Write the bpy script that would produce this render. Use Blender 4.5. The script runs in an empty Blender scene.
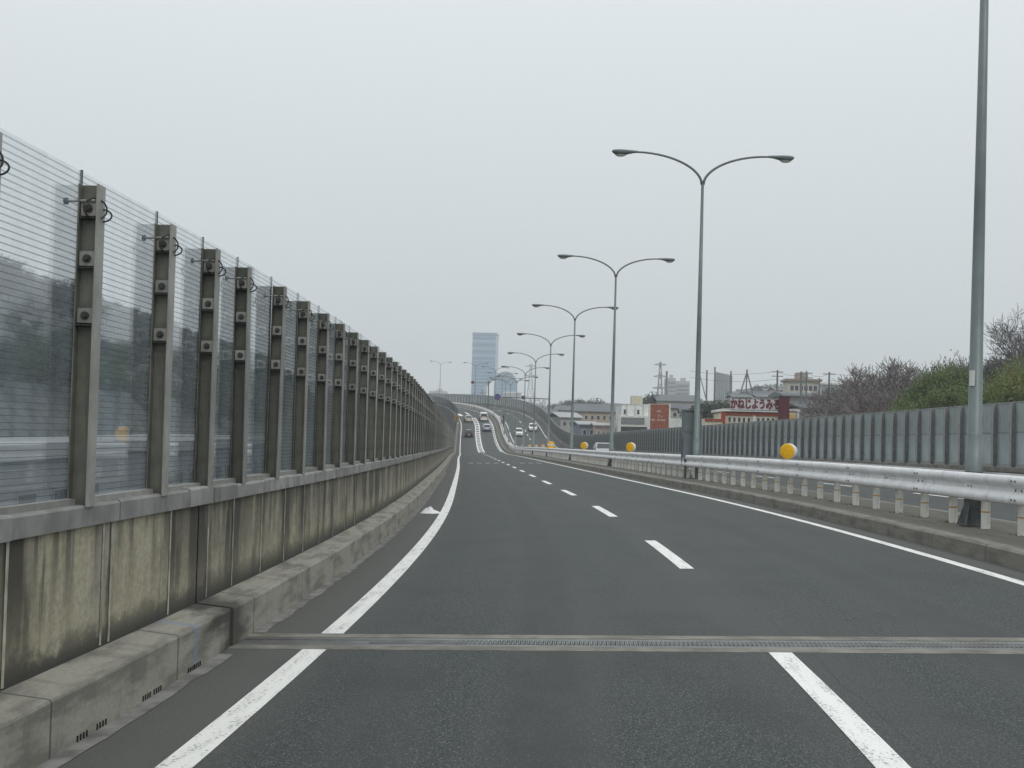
import bpy, bmesh, math, random
from mathutils import Vector, Matrix, Euler
random.seed(7)
R = math.radians
scn = bpy.context.scene
col = scn.collection

# ------------------------------------------------------------------ road alignment
KN = [-30, -20, 0, 40, 80, 120, 150, 180, 205, 230, 260, 290, 320, 350, 390, 440, 500]
KV = [-6, -6.5, -6.555, -0.023, -0.183, 0.188, 0.073, -0.356, 0.259, -0.064, 0.499, -5.337, -7.943, -9.301, -10.657, -8, -3]
GV = [0.2, 0.2, -0.253, -1.373, -1.241, -1.228, -1.482, -1.468, 1.326, 4.948, 9.073, 10.387, 7.438, 2.997, -1.0, -0.5, 0]
EYE = 1.65
ELEV = 0.0253
UM = 8.486          # centre of the median
def lerp_tab(x, xs, ys):
    if x <= xs[0]: return ys[0]
    for i in range(len(xs) - 1):
        if x <= xs[i + 1]:
            return ys[i] + (ys[i + 1] - ys[i]) * (x - xs[i]) / (xs[i + 1] - xs[i])
    return ys[-1]
S0, S1 = -26, 440
_st = []
def _align():
    n0 = -S0
    ks = [lerp_tab(s, KN, KV) * 1e-3 for s in range(S0, S1 + 1)]
    gs = [lerp_tab(s, KN, GV) * 1e-2 for s in range(S0, S1 + 1)]
    th, acc = [], 0
    for k in ks: acc += k; th.append(acc)
    o = th[n0]; th = [t - o + 0.0924 for t in th]
    x = y = z = 0; P = []
    for t, g in zip(th, gs):
        x += math.sin(t); y += math.cos(t); z += g; P.append((x, y, z))
    bx, by, bz = P[n0]
    dx, dy = -2.0047 * math.cos(.0924), 2.0047 * math.sin(.0924)
    for (x, y, z), t in zip(P, th):
        _st.append((x - bx + dx, y - by + dy, z - bz - 1.5979 - ELEV * 2.0047 + EYE, t))
_align()
def station(s):
    f = min(max(s - S0, 0), len(_st) - 1.001); i = int(f); f -= i
    a, b = _st[i], _st[i + 1]
    return [a[j] + (b[j] - a[j]) * f for j in range(4)]
def P(s, u, h=0.0):
    x, y, z, t = station(s)
    return Vector((x + u * math.cos(t), y - u * math.sin(t), z + ELEV * u + h))
def yaw(s): return -station(s)[3]
def slope(s): return math.atan2(station(s + .5)[2] - station(s - .5)[2], 1)

# view geometry, used to set far things at their distance
FPX, PITCH, ROLL = 1250.0, 0.0358, R(1.45)
def at(px, py, D):
    u, v = px - 512, py - 384
    c, s = math.cos(ROLL), math.sin(ROLL)
    X, Y = c * u + s * v, -s * u + c * v
    yc, zc = 1.0, -Y / FPX
    cp, sp = math.cos(PITCH), math.sin(PITCH)
    fwd = yc * cp - zc * sp; up = yc * sp + zc * cp
    k = D / fwd
    return Vector((X / FPX * k, D, EYE + up * k))
GZ = -8.0

# ------------------------------------------------------------------ materials
def new_mat(name):
    m = bpy.data.materials.new(name); m.use_nodes = True
    nt = m.node_tree; nt.nodes.clear()
    out = nt.nodes.new('ShaderNodeOutputMaterial')
    return m, nt, out
class NT:
    def __init__(self, nt): self.nt = nt
    def n(self, typ, ins=None, **props):
        nd = self.nt.nodes.new(typ)
        for k, v in props.items(): setattr(nd, k, v)
        for k, v in (ins or {}).items():
            if isinstance(v, bpy.types.NodeSocket): self.nt.links.new(v, nd.inputs[k])
            else: nd.inputs[k].default_value = v
        return nd
    def link(self, a, b): self.nt.links.new(a, b)
    def math(self, op, a, b=0.0, clamp=False):
        nd = self.n('ShaderNodeMath', operation=op, use_clamp=clamp)
        for i, v in enumerate((a, b)):
            if isinstance(v, bpy.types.NodeSocket): self.nt.links.new(v, nd.inputs[i])
            else: nd.inputs[i].default_value = v
        return nd.outputs[0]
    def mix(self, f, a, b):
        nd = self.n('ShaderNodeMix', data_type='RGBA')
        for i, v in ((0, f), (6, a), (7, b)):
            if isinstance(v, bpy.types.NodeSocket): self.nt.links.new(v, nd.inputs[i])
            else: nd.inputs[i].default_value = (v if i == 0 or len(v) == 4 else (*v, 1))
        return nd.outputs[2]
    def ramp(self, f, stops):
        nd = self.n('ShaderNodeMapRange', {0: f, 1: stops[0], 2: stops[1], 3: 0.0, 4: 1.0}, interpolation_type='SMOOTHSTEP')
        return nd.outputs[0]
    def noise(self, vec, scale, detail=3, rough=.55):
        return self.n('ShaderNodeTexNoise', {'Vector': vec, 'Scale': scale, 'Detail': detail, 'Roughness': rough}).outputs[0]
    def mapping(self, vec, sc):
        return self.n('ShaderNodeMapping', {'Vector': vec, 'Scale': sc}).outputs[0]
    def uv(self): return self.n('ShaderNodeTexCoord').outputs['UV']
    def obj(self): return self.n('ShaderNodeTexCoord').outputs['Object']
    def pos(self): return self.n('ShaderNodeNewGeometry').outputs['Position']
    def bsdf(self, **k): return self.n('ShaderNodeBsdfPrincipled', {a.replace('_', ' '): b for a, b in k.items()})
def c4(c): return (*c, 1)

def simple(name, c, rough=.6, metal=0.0, var=.12, scale=3.0, spec=.4, world=False, dirt=None):
    m, nt, out = new_mat(name); N = NT(nt)
    v = N.pos() if world else N.obj()
    n1 = N.noise(v, scale, 4)
    lo = tuple(x * (1 - var) for x in c); hi = tuple(min(1, x * (1 + var)) for x in c)
    cc = N.mix(N.ramp(n1, (.3, .7)), lo, hi)
    if dirt:
        n2 = N.noise(N.mapping(v, (6, 6, .6)), 1.2, 4)
        cc = N.mix(N.math('MULTIPLY', N.ramp(n2, (.5, .75)), dirt[1]), cc, dirt[0])
    b = N.bsdf(Base_Color=cc, Roughness=rough, Metallic=metal)
    b.inputs['Specular IOR Level'].default_value = spec
    N.link(b.outputs[0], out.inputs[0])
    return m

def mat_asphalt(name, ulo, uhi):
    m, nt, out = new_mat(name); N = NT(nt)
    uv = N.uv(); sep = N.n('ShaderNodeSeparateXYZ', {0: uv}); s, u = sep.outputs[0], sep.outputs[1]
    fine = N.noise(uv, 55, 3, .7)
    agg = N.n('ShaderNodeTexVoronoi', {'Vector': uv, 'Scale': 88.0}).outputs['Distance']
    aggc = N.n('ShaderNodeTexVoronoi', {'Vector': uv, 'Scale': 88.0}).outputs['Color']
    big = N.noise(N.mapping(uv, (.12, 1.1, 1)), 1.0, 4)
    patch = N.noise(N.mapping(uv, (.5, .7, 1)), 1.3, 5)
    c = N.mix(N.ramp(fine, (.3, .72)), (.0165, .0212, .0202), (.064, .0735, .070))
    hit = N.math('MULTIPLY', N.math('LESS_THAN', agg, .36), N.math('GREATER_THAN', N.n('ShaderNodeSeparateColor', {0: aggc}).outputs[0], .60))
    c = N.mix(N.math('MULTIPLY', hit, .8), c, (.23, .245, .235))
    c = N.mix(N.math('MULTIPLY', N.ramp(big, (.38, .64)), .6), c, (.062, .066, .064))
    c = N.mix(N.math('MULTIPLY', N.ramp(patch, (.48, .66)), .3), c, (.03, .031, .032))
    # wheel paths, a little darker and smoother
    w = N.math('COSINE', N.math('MULTIPLY', N.math('ADD', u, .0), 2 * math.pi / 1.725))
    c = N.mix(N.math('MULTIPLY', N.ramp(w, (-.2, 1)), .36), c, (.078, .082, .08))
    drip = N.math('MULTIPLY', N.ramp(N.math('COSINE', N.math('MULTIPLY', N.math('SUBTRACT', u, 1.725), 2 * math.pi / 3.45)), (.80, 1.0)), N.noise(N.mapping(uv, (.8, 2, 1)), 2, 4))
    c = N.mix(N.math('MULTIPLY', drip, .65), c, (.024, .026, .025))
    seam = N.math('ABSOLUTE', N.math('ADD', N.math('SUBTRACT', u, 3.66), N.math('MULTIPLY', N.math('SUBTRACT', N.noise(N.mapping(uv, (.7, 0, 1)), 1.0, 4), .5), .22)))
    c = N.mix(N.math('MULTIPLY', N.ramp(seam, (.012, .004)), .3), c, (.02, .02, .02))
    # the deck beyond the joint is slightly paler; dusty shoulders
    c = N.mix(N.math('MULTIPLY', N.ramp(s, (9.9, 10.0)), .12), c, (.1, .102, .1))
    d = N.math('ADD', u, N.math('MULTIPLY', N.math('SUBTRACT', patch, .5), .35))
    dl = N.ramp(d, (ulo + .5, ulo - .2)); dr = N.ramp(d, (uhi - .3, uhi + .2))
    dust = N.math('MAXIMUM', dl, dr)
    c = N.mix(N.math('MULTIPLY', dust, .55), c, (.122, .119, .107))
    bump = N.n('ShaderNodeBump', {'Strength': .35, 'Distance': .01, 'Height': fine})
    b = N.bsdf(Base_Color=c, Roughness=.82, Normal=bump.outputs[0]); b.inputs['Specular IOR Level'].default_value = .35
    N.link(b.outputs[0], out.inputs[0]); return m

def mat_paint(name, c=(.8, .795, .76), wear=.75, under=(.09, .09, .09)):
    m, nt, out = new_mat(name); N = NT(nt); uv = N.uv()
    a = N.noise(uv, 38, 4, .7); b2 = N.noise(N.mapping(uv, (.6, 4, 1)), 3, 4)
    f = N.math('MULTIPLY', N.ramp(N.math('ADD', a, N.math('MULTIPLY', N.math('SUBTRACT', b2, .5), .5)), (.545, .66)), wear)
    cc = N.mix(f, c, under)
    cc = N.mix(N.math('MULTIPLY', N.ramp(b2, (.4, .8)), .3), cc, (.5, .5, .48))
    bs = N.bsdf(Base_Color=cc, Roughness=.6); N.link(bs.outputs[0], out.inputs[0]); return m

def mat_wall(name):
    """Weathered parapet: u of the map is metres along, v metres up the face."""
    m, nt, out = new_mat(name); N = NT(nt); uv = N.uv()
    sep = N.n('ShaderNodeSeparateXYZ', {0: uv}); v = sep.outputs[1]
    fine = N.noise(uv, 22, 5, .65)
    st = N.noise(N.mapping(uv, (4.2, .3, 1)), 1.0, 5, .6)
    st2 = N.noise(N.mapping(uv, (.9, .45, 1)), 1.0, 4, .6)
    blot = N.noise(N.mapping(uv, (2.2, 3, 1)), 1.5, 5, .7)
    c = N.mix(N.ramp(fine, (.25, .75)), (.29, .265, .19), (.43, .395, .285))
    pale = N.noise(N.mapping(uv, (1.0, 1.2, 1)), 1.7, 4)
    c = N.mix(N.math('MULTIPLY', N.ramp(pale, (.5, .7)), .4), c, (.46, .445, .385))
    far = N.math('MULTIPLY', N.ramp(sep.outputs[0], (7.6, 10.5)), .09)
    # run-off stains hang from the coping beside each panel joint
    nearp = N.math('LESS_THAN', sep.outputs[0], 9.0)
    ph = N.math('ADD', N.math('MULTIPLY', N.math('DIVIDE', N.math('SUBTRACT', sep.outputs[0], 8.66), 1.29), nearp), N.math('MULTIPLY', N.math('DIVIDE', N.math('SUBTRACT', sep.outputs[0], 9.3), 1.05), N.math('SUBTRACT', 1.0, nearp)))
    dj = N.math('ABSOLUTE', N.math('SUBTRACT', N.math('FRACT', N.math('ADD', ph, .5)), .5))
    dj = N.math('ADD', dj, N.math('MULTIPLY', N.math('SUBTRACT', st, .5), 1.5))
    dj = N.math('ADD', dj, N.math('MULTIPLY', N.math('SUBTRACT', .55, st2), 1.5))
    dj = N.math('SUBTRACT', dj, far)
    top = N.ramp(v, (-.1, .6)); bot = N.ramp(v, (.24, -.02))
    f1 = N.math('MULTIPLY', N.ramp(dj, (.31, .05)), N.math('ADD', N.math('MULTIPLY', top, .5), .42))
    c = N.mix(f1, c, (.03, .0285, .023))
    f3 = N.math('MULTIPLY', N.ramp(N.math('ADD', st, far), (.45, .62)), N.math('ADD', N.math('MULTIPLY', N.ramp(v, (.1, .75)), .6), .18))
    c = N.mix(f3, c, (.07, .066, .054))
    f2 = N.math('MULTIPLY', N.ramp(N.math('ADD', N.math('ADD', blot, far), N.math('MULTIPLY', bot, .35)), (.49, .72)), N.math('ADD', N.math('MULTIPLY', bot, .7), .3))
    c = N.mix(f2, c, (.038, .036, .031))
    eff = N.ramp(N.noise(N.mapping(uv, (9, .5, 1)), 1.0, 3), (.66, .76))
    c = N.mix(N.math('MULTIPLY', eff, .3), c, (.5, .49, .43))
    bump = N.n('ShaderNodeBump', {'Strength': .3, 'Distance': .01, 'Height': fine})
    b = N.bsdf(Base_Color=c, Roughness=.9, Normal=bump.outputs[0]); N.link(b.outputs[0], out.inputs[0]); return m

def mat_kerb(name, base=(.30, .29, .245), blocks=2.0, dark=(.075, .072, .06)):
    m, nt, out = new_mat(name); N = NT(nt); uv = N.uv()
    sep = N.n('ShaderNodeSeparateXYZ', {0: uv}); s, v = sep.outputs[0], sep.outputs[1]
    fine = N.noise(uv, 30, 5, .7); big = N.noise(N.mapping(uv, (1.2, 5, 1)), 1.2, 5); st = N.noise(N.mapping(uv, (5, .8, 1)), 1.0, 4)
    c = N.mix(N.ramp(fine, (.25, .75)), tuple(x * .82 for x in base), tuple(x * 1.12 for x in base))
    c = N.mix(N.math('MULTIPLY', N.ramp(big, (.42, .66)), .6), c, dark)
    c = N.mix(N.math('MULTIPLY', N.ramp(st, (.52, .7)), .35), c, tuple(x * 1.2 for x in dark))
    fr = N.math('FRACT', N.math('DIVIDE', s, blocks))
    j = N.math('LESS_THAN', fr, .011 / blocks * 2)
    c = N.mix(N.math('MULTIPLY', j, .8), c, (.05, .05, .045))
    dj = N.math('ABSOLUTE', N.math('SUBTRACT', N.math('ADD', s, N.math('MULTIPLY', N.math('SUBTRACT', big, .5), 1.6)), 9.35))
    c = N.mix(N.math('MULTIPLY', N.ramp(dj, (.6, .1)), .9), c, (.045, .042, .036))
    db = N.math('ABSOLUTE', N.math('SUBTRACT', N.math('ADD', s, N.math('MULTIPLY', N.math('SUBTRACT', fine, .5), .12)), 8.42))
    c = N.mix(N.math('MULTIPLY', N.ramp(db, (.07, .02)), .45), c, (.16, .24, .36))
    bump = N.n('ShaderNodeBump', {'Strength': .3, 'Distance': .01, 'Height': fine})
    b = N.bsdf(Base_Color=c, Roughness=.9, Normal=bump.outputs[0]); N.link(b.outputs[0], out.inputs[0]); return m

def mat_glass(name, lines=True):
    m, nt, out = new_mat(name); N = NT(nt)
    o = N.obj(); z = N.n('ShaderNodeSeparateXYZ', {0: o}).outputs[2]
    if not lines: z = N.n('ShaderNodeSeparateXYZ', {0: N.uv()}).outputs[1]
    fr = N.math('FRACT', N.math('DIVIDE', z, .0362))
    nx = N.n('ShaderNodeSeparateXYZ', {0: N.n('ShaderNodeTexCoord').outputs['Normal']}).outputs[0]
    face = N.math('GREATER_THAN', nx, .5)
    line = N.math('MULTIPLY', N.math('LESS_THAN', fr, .1), face)
    film = N.noise(N.mapping(o, (1, 1.5, .5)), 2.0, 4)
    tr = N.n('ShaderNodeBsdfTransparent', {0: (.985, .995, .995, 1)})
    gl = N.n('ShaderNodeBsdfGlossy', {'Color': (1, 1, 1, 1), 'Roughness': .03})
    ge = N.n('ShaderNodeNewGeometry'); dp = N.n('ShaderNodeVectorMath', {0: ge.outputs['Normal'], 1: ge.outputs['Incoming']}, operation='DOT_PRODUCT')
    om = N.math('SUBTRACT', 1.0, N.math('ABSOLUTE', dp.outputs['Value']))
    fz = N.math('MULTIPLY', N.math('ADD', N.math('MULTIPLY', N.math('POWER', om, 5), .96), .04), 1.5, True)
    if lines: fz = N.math('MULTIPLY', fz, face)
    a = N.n('ShaderNodeMixShader', {0: fz, 1: tr.outputs[0], 2: gl.outputs[0]})
    df = N.n('ShaderNodeBsdfDiffuse', {0: (.34, .42, .49, 1)})
    b = N.n('ShaderNodeMixShader', {0: N.math('MULTIPLY', N.math('ADD', N.math('MULTIPLY', N.ramp(film, (.35, .75)), .06), .095), face) if lines else .08, 1: a.outputs[0], 2: df.outputs[0]})
    dk = N.n('ShaderNodeBsdfDiffuse', {0: (.1, .115, .12, 1) if lines else (.05, .062, .068, 1)})
    e = N.n('ShaderNodeMixShader', {0: N.math('MULTIPLY', line, .62) if lines else .5, 1: b.outputs[0], 2: dk.outputs[0]})
    N.link(e.outputs[0], out.inputs[0]); return m

M = {}
M['asphalt'] = mat_asphalt('asphalt', -.15, 7.1)
M['asphalt_far'] = mat_asphalt('asphalt_opposite', 9.8, 17.4)
M['paint'] = mat_paint('road_paint')
M['paint_worn'] = mat_paint('road_paint_worn', (.42, .4, .35), .9)
M['wall'] = mat_wall('weathered_concrete')
M['kerb'] = mat_kerb('kerb_concrete')
M['median_kerb'] = mat_kerb('median_concrete', (.215, .207, .178), 2.0, (.09, .085, .072))
M['median_soil'] = mat_kerb('median_soil', (.125, .116, .094), 50.0, (.075, .068, .055))
M['cap'] = simple('cap_grey', (.25, .25, .238), .85, var=.2, scale=4, dirt=((.13, .128, .115), .6))
M['rib'] = simple('joint_filler', (.33, .315, .255), .9, var=.4, scale=7, dirt=((.1, .095, .08), .8))
M['gutter'] = simple('gutter_mortar', (.175, .172, .16), .9, var=.35, scale=5, world=True)
M['dark'] = simple('dark_gap', (.012, .012, .012), .9)
M['steel'] = simple('galvanised_steel', (.14, .14, .118), .55, .25, .2, 7, dirt=((.11, .105, .09), .6))
M['steel_light'] = simple('galvanised_flange', (.29, .285, .262), .55, .2, .15, 6, dirt=((.2, .19, .165), .5))
M['steel_dark'] = simple('dark_steel', (.05, .05, .048), .6, .3, .3, 8)
M['gasket'] = simple('gasket_rubber', (.018, .03, .028), .6)
M['glass'] = mat_glass('striped_clear_panel')
M['glass_far'] = mat_glass('striped_clear_panel_far', False)
M['lamp_metal'] = simple('lamp_grey_paint', (.15, .182, .178), .45, .3, .1, 2, dirt=((.11, .12, .12), .4))
M['lamp_base'] = simple('lamp_base_grey', (.095, .105, .105), .6, .1, .25, 5)
M['lens'] = simple('lamp_lens', (.62, .6, .56), .25, var=.05)
M['rail'] = simple('rail_white', (.8, .8, .81), .5, .0, .06, 1.5, dirt=((.45, .44, .42), .45))
M['post_white'] = simple('post_white', (.74, .74, .69), .55, var=.1, scale=4, dirt=((.34, .33, .28), .45))
M['band'] = simple('amber_band', (.5, .27, .035), .5)
M['amber'] = simple('amber_lens', (.85, .46, .015), .35, var=.08, scale=12)
M['orange'] = simple('orange_plastic', (.55, .30, .10), .5, var=.15)
M['cream_metal'] = simple('cream_metal', (.55, .48, .33), .6, var=.15)
M['white'] = simple('white_enamel', (.68, .68, .66), .5, var=.06)
M['cabinet'] = simple('cabinet_grey', (.16, .185, .19), .55, .1, .08, 2)
def mat_sheet(name, c, tr):
    m = simple(name, c, .5, 0, .14, 1.4, dirt=(tuple(x * .65 for x in c), .4)); nt = m.node_tree; N = NT(nt)
    b = next(n for n in nt.nodes if n.type == 'BSDF_PRINCIPLED'); out = next(n for n in nt.nodes if n.type == 'OUTPUT_MATERIAL')
    t = N.n('ShaderNodeBsdfTranslucent', {0: tuple(x * 1.3 for x in c) + (1,)})
    mx = N.n('ShaderNodeMixShader', {0: tr, 1: b.outputs[0], 2: t.outputs[0]}); N.link(mx.outputs[0], out.inputs[0]); return m
M['pan_up'] = mat_sheet('barrier_sheet', (.43, .475, .472), .35)
M['pan_lo'] = mat_sheet('barrier_sheet_lower', (.46, .51, .515), .3)
M['bar_post'] = simple('barrier_post', (.23, .24, .245), .6, .2, .2, 4)
M['bar_rim'] = simple('barrier_rim', (.3, .31, .3), .6, .1, .15, 3)
M['bar_wall'] = simple('barrier_footing', (.2, .195, .175), .9, var=.25, scale=1.5, dirt=((.1, .1, .09), .6))
M['ground'] = simple('town_ground', (.11, .115, .095), .95, var=.5, scale=.05, world=True)
M['bark'] = simple('bark', (.085, .07, .058), .9, var=.25, scale=4)
M['twig'] = simple('twig', (.178, .154, .148), .9, var=.3, scale=1.2)
M['twig_dark'] = simple('twig_dark', (.115, .108, .108), .9, var=.3, scale=1.2)
M['leaf_g'] = simple('leaf_spring', (.165, .215, .088), .75, var=.45, scale=.9)
M['leaf_y'] = simple('leaf_yellowing', (.24, .2, .055), .75, var=.4, scale=.9)
M['leaf_d'] = simple('leaf_evergreen', (.07, .092, .055), .75, var=.45, scale=.9)
for kk in ('leaf_g', 'leaf_y', 'leaf_d'):
    nt = M[kk].node_tree; N = NT(nt); b = next(n for n in nt.nodes if n.type == 'BSDF_PRINCIPLED'); out = next(n for n in nt.nodes if n.type == 'OUTPUT_MATERIAL')
    tl = N.n('ShaderNodeBsdfTranslucent'); N.link(b.inputs['Base Color'].links[0].from_socket, tl.inputs[0])
    mx = N.n('ShaderNodeMixShader', {0: .4, 1: b.outputs[0], 2: tl.outputs[0]}); N.link(mx.outputs[0], out.inputs[0])
M['grass'] = simple('dry_grass', (.10, .105, .04), .9, var=.4, scale=6, world=True)

def tint(name, c, rough=.75, **k):
    if name not in M: M[name] = simple(name, c, rough, **k)
    return M[name]

# each post and sheet weathers a little differently
for kk, am in (('steel', .45), ('steel_light', .3), ('pan_up', .16), ('pan_lo', .16), ('post_white', .2), ('cap', .3)):
    nt = M[kk].node_tree; N = NT(nt)
    b = next(n for n in nt.nodes if n.type == 'BSDF_PRINCIPLED'); src = b.inputs['Base Color'].links[0].from_socket
    rnd = N.n('ShaderNodeObjectInfo').outputs['Random']
    hs = N.n('ShaderNodeHueSaturation', {'Color': src, 'Value': N.math('ADD', N.math('MULTIPLY', rnd, -am), 1.0 + am * .35)})
    N.link(hs.outputs[0], b.inputs['Base Color'])
# guardrail paint: lap joints every four metres, road film along the lower edge
nt = M['rail'].node_tree; N = NT(nt); b = next(n for n in nt.nodes if n.type == 'BSDF_PRINCIPLED'); src = b.inputs['Base Color'].links[0].from_socket
uv = N.uv(); s_ = N.n('ShaderNodeSeparateXYZ', {0: uv}).outputs[0]
fr = N.math('FRACT', N.math('DIVIDE', N.math('SUBTRACT', s_, 1.34), 4.0)); lap = N.math('LESS_THAN', fr, .004)
cc = N.mix(N.math('MULTIPLY', lap, .6), src, (.2, .2, .2))
film = N.ramp(N.noise(N.mapping(uv, (1.2, 9, 1)), 1.3, 5), (.5, .75))
cc = N.mix(N.math('MULTIPLY', film, .28), cc, (.36, .34, .3))
N.link(cc, b.inputs['Base Color'])

# ------------------------------------------------------------------ mesh builder
class MB:
    def __init__(self): self.v, self.f, self.m, self.uv = [], [], [], []
    def face(self, idx, mi=0, uv=None):
        self.f.append(tuple(idx)); self.m.append(mi); self.uv.append(uv)
    def quad(self, a, b, c, d, mi=0, uv=None):
        n = len(self.v); self.v += [Vector(p) for p in (a, b, c, d)]; self.face((n, n + 1, n + 2, n + 3), mi, uv)
    def box(self, c, s, mi=0, rot=None, bev=0.0):
        c = Vector(c); hx, hy, hz = s[0] / 2, s[1] / 2, s[2] / 2
        n = len(self.v)
        for z in (-hz, hz):
            for x, y in ((-hx, -hy), (hx, -hy), (hx, hy), (-hx, hy)):
                p = Vector((x, y, z)); p = rot @ p if rot else p
                self.v.append(c + p)
        for q in ((3, 2, 1, 0), (4, 5, 6, 7), (0, 1, 5, 4), (1, 2, 6, 5), (2, 3, 7, 6), (3, 0, 4, 7)):
            self.face([n + i for i in q], mi)
    def tube(self, path, rad, n=8, mi=0, caps=True):
        path = [Vector(p) for p in path]
        if not hasattr(rad, '__len__'): rad = [rad] * len(path)
        base = len(self.v); ref = None
        for i, p in enumerate(path):
            t = (path[min(i + 1, len(path) - 1)] - path[max(i - 1, 0)]).normalized()
            if ref is None: ref = Vector((1, 0, 0)) if abs(t.x) < .8 else Vector((0, 1, 0))
            ref = (ref - t * ref.dot(t)).normalized(); b = t.cross(ref)
            for k in range(n):
                a = 2 * math.pi * k / n
                self.v.append(p + (ref * math.cos(a) + b * math.sin(a)) * rad[i])
        for i in range(len(path) - 1):
            for k in range(n):
                a = base + i * n + k; b2 = base + i * n + (k + 1) % n
                self.face((a, b2, b2 + n, a + n), mi)
        if caps:
            self.face([base + k for k in range(n)][::-1], mi)
            e = base + (len(path) - 1) * n
            self.face([e + k for k in range(n)], mi)
    def disc(self, c, axis, r, t, n=24, mi=0):
        c = Vector(c); a = Vector(axis).normalized()
        self.tube([c - a * t / 2, c + a * t / 2], r, n, mi)
    def prism(self, prof, hw, mi=0):
        """side profile (y, z) with a half width at each corner, closed across x"""
        n = len(prof); b = len(self.v)
        if not hasattr(hw, '__len__'): hw = [hw] * n
        for s in (-1, 1):
            for (y, z), w in zip(prof, hw): self.v.append(Vector((s * w, y, z)))
        self.face([b + i for i in range(n)], mi); self.face([b + n + i for i in range(n)][::-1], mi)
        for i in range(n):
            j = (i + 1) % n
            self.face((b + j, b + i, b + n + i, b + n + j), mi)
    def build(self, name, mats, parent=None, smooth=False, origin=None):
        if origin is not None: vs = [v - origin for v in self.v]
        else: vs = self.v
        me = bpy.data.meshes.new(name)
        me.from_pydata([tuple(v) for v in vs], [], self.f)
        if not isinstance(mats, (list, tuple)): mats = [mats]
        for m in mats: me.materials.append(m)
        if any(self.m): me.polygons.foreach_set('material_index', self.m)
        if any(u is not None for u in self.uv):
            L = me.uv_layers.new(name='UVMap')
            for p, u in zip(me.polygons, self.uv):
                if u is None: continue
                for li, q in zip(p.loop_indices, u): L.data[li].uv = q
        if smooth: me.polygons.foreach_set('use_smooth', [True] * len(me.polygons))
        me.update()
        o = bpy.data.objects.new(name, me); col.objects.link(o)
        if parent: o.parent = parent
        return o
    def fix(self):  # consistent outward normals are not needed for closed matte shapes
        return self

def strip(mb, s0, s1, prof, step=1.0, mi=0, closed=False, ends=False, vshift=0.0, s_of=None):
    """sweep a cross-section of (u, h) points along the road"""
    n = max(1, int(round((s1 - s0) / step))); N = len(prof)
    vv = [vshift]
    for i in range(1, N + (1 if closed else 0)):
        a, b = prof[i - 1], prof[i % N]; vv.append(vv[-1] + math.hypot(b[0] - a[0], b[1] - a[1]))
    base = len(mb.v); ss = [s0 + (s1 - s0) * i / n for i in range(n + 1)]
    for s in ss:
        for (u, h) in prof: mb.v.append(P(s, u, h))
    for i in range(n):
        for k in range(N if closed else N - 1):
            k2 = (k + 1) % N
            a, b, c, d = base + i * N + k, base + i * N + k2, base + (i + 1) * N + k2, base + (i + 1) * N + k
            mb.face((a, b, c, d), mi, [(ss[i], vv[k]), (ss[i], vv[k + 1]), (ss[i + 1], vv[k + 1]), (ss[i + 1], vv[k])])
    if ends:
        mb.face([base + k for k in range(N)], mi, [(ss[0], vv[k]) for k in range(N)])
        e = base + n * N; mb.face([e + k for k in range(N)][::-1], mi, [(ss[-1], vv[k]) for k in range(N)][::-1])

def tag(o, label=None, cat=None, group=None, kind=None):
    if label: o['label'] = label
    if cat: o['category'] = cat
    if group: o['group'] = group
    if kind: o['kind'] = kind
    return o
def empty(name, loc, rz=0.0, label=None, cat=None, group=None):
    o = bpy.data.objects.new(name, None); col.objects.link(o)
    o.location = loc; o.rotation_euler = (0, 0, rz); o.empty_display_size = .2
    return tag(o, label, cat, group)
def kids(o): return [c for c in bpy.data.objects if c.parent == o]
def dup(o, parent=None, loc=None, rot=None):
    c = o.copy(); col.objects.link(c)
    c.parent = parent
    if loc is not None: c.location = loc
    if rot is not None: c.rotation_euler = rot
    return c
def dup_tree(o, parent=None):
    c = dup(o, parent)
    for k in kids(o): dup_tree(k, c)
    return c
def structure(name, mb, mats, **k): return tag(mb.build(name, mats, **k), kind='structure')

# ------------------------------------------------------------------ setting: road, kerbs, median
b = MB(); g = 6000
b.quad((-g, -400, GZ), (g, -400, GZ), (g, 9000, GZ), (-g, 9000, GZ)); structure('ground', b, M['ground'])

JS0, JS1 = 9.24, 9.97           # expansion joint
END = 425
def deck(name, u0, u1, mat):
    b = MB()
    for a, c in ((-20, JS0), (JS1, END)):
        us = [u0, (u0 + u1) / 2, u1]
        strip(b, a, c, [(u, 0) for u in us], 1.0, vshift=u0)
    # hidden bed under the joint
    strip(b, JS0, JS1, [(u0, -.08), (u1, -.08)], 1.0, vshift=u0)
    return structure(name, b, mat)
deck('road', -.66, 7.4, M['asphalt'])
deck('opposite_road', 9.57, 18.2, M['asphalt_far'])

def mark(name, s0, s1, u0, u1, mat='paint', step=1.0, h=.004):
    b = MB(); strip(b, s0, s1, [(u0, h), (u1, h)], step, vshift=u0); return structure(name, b, M[mat])
W = 3.45; LW = .09
mark('edge_line', -18, JS0 - .01, -LW, LW); mark('edge_line', JS1 + .01, 330, -LW, LW)
mark('edge_line', -18, JS0 - .01, 2 * W - .075, 2 * W + .075); mark('edge_line', JS1 + .01, 330, 2 * W - .075, 2 * W + .075)
mark('lane_dash', -5.5, 0, W - .085, W + .085); mark('lane_dash', 4.7, JS0 - .01, W - .085, W + .085)
k = 0
for k in range(18):
    s = 15.0 + 9.95 * k
    mark('lane_dash', s, s + 4.1, W - .085, W + .085)
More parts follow.
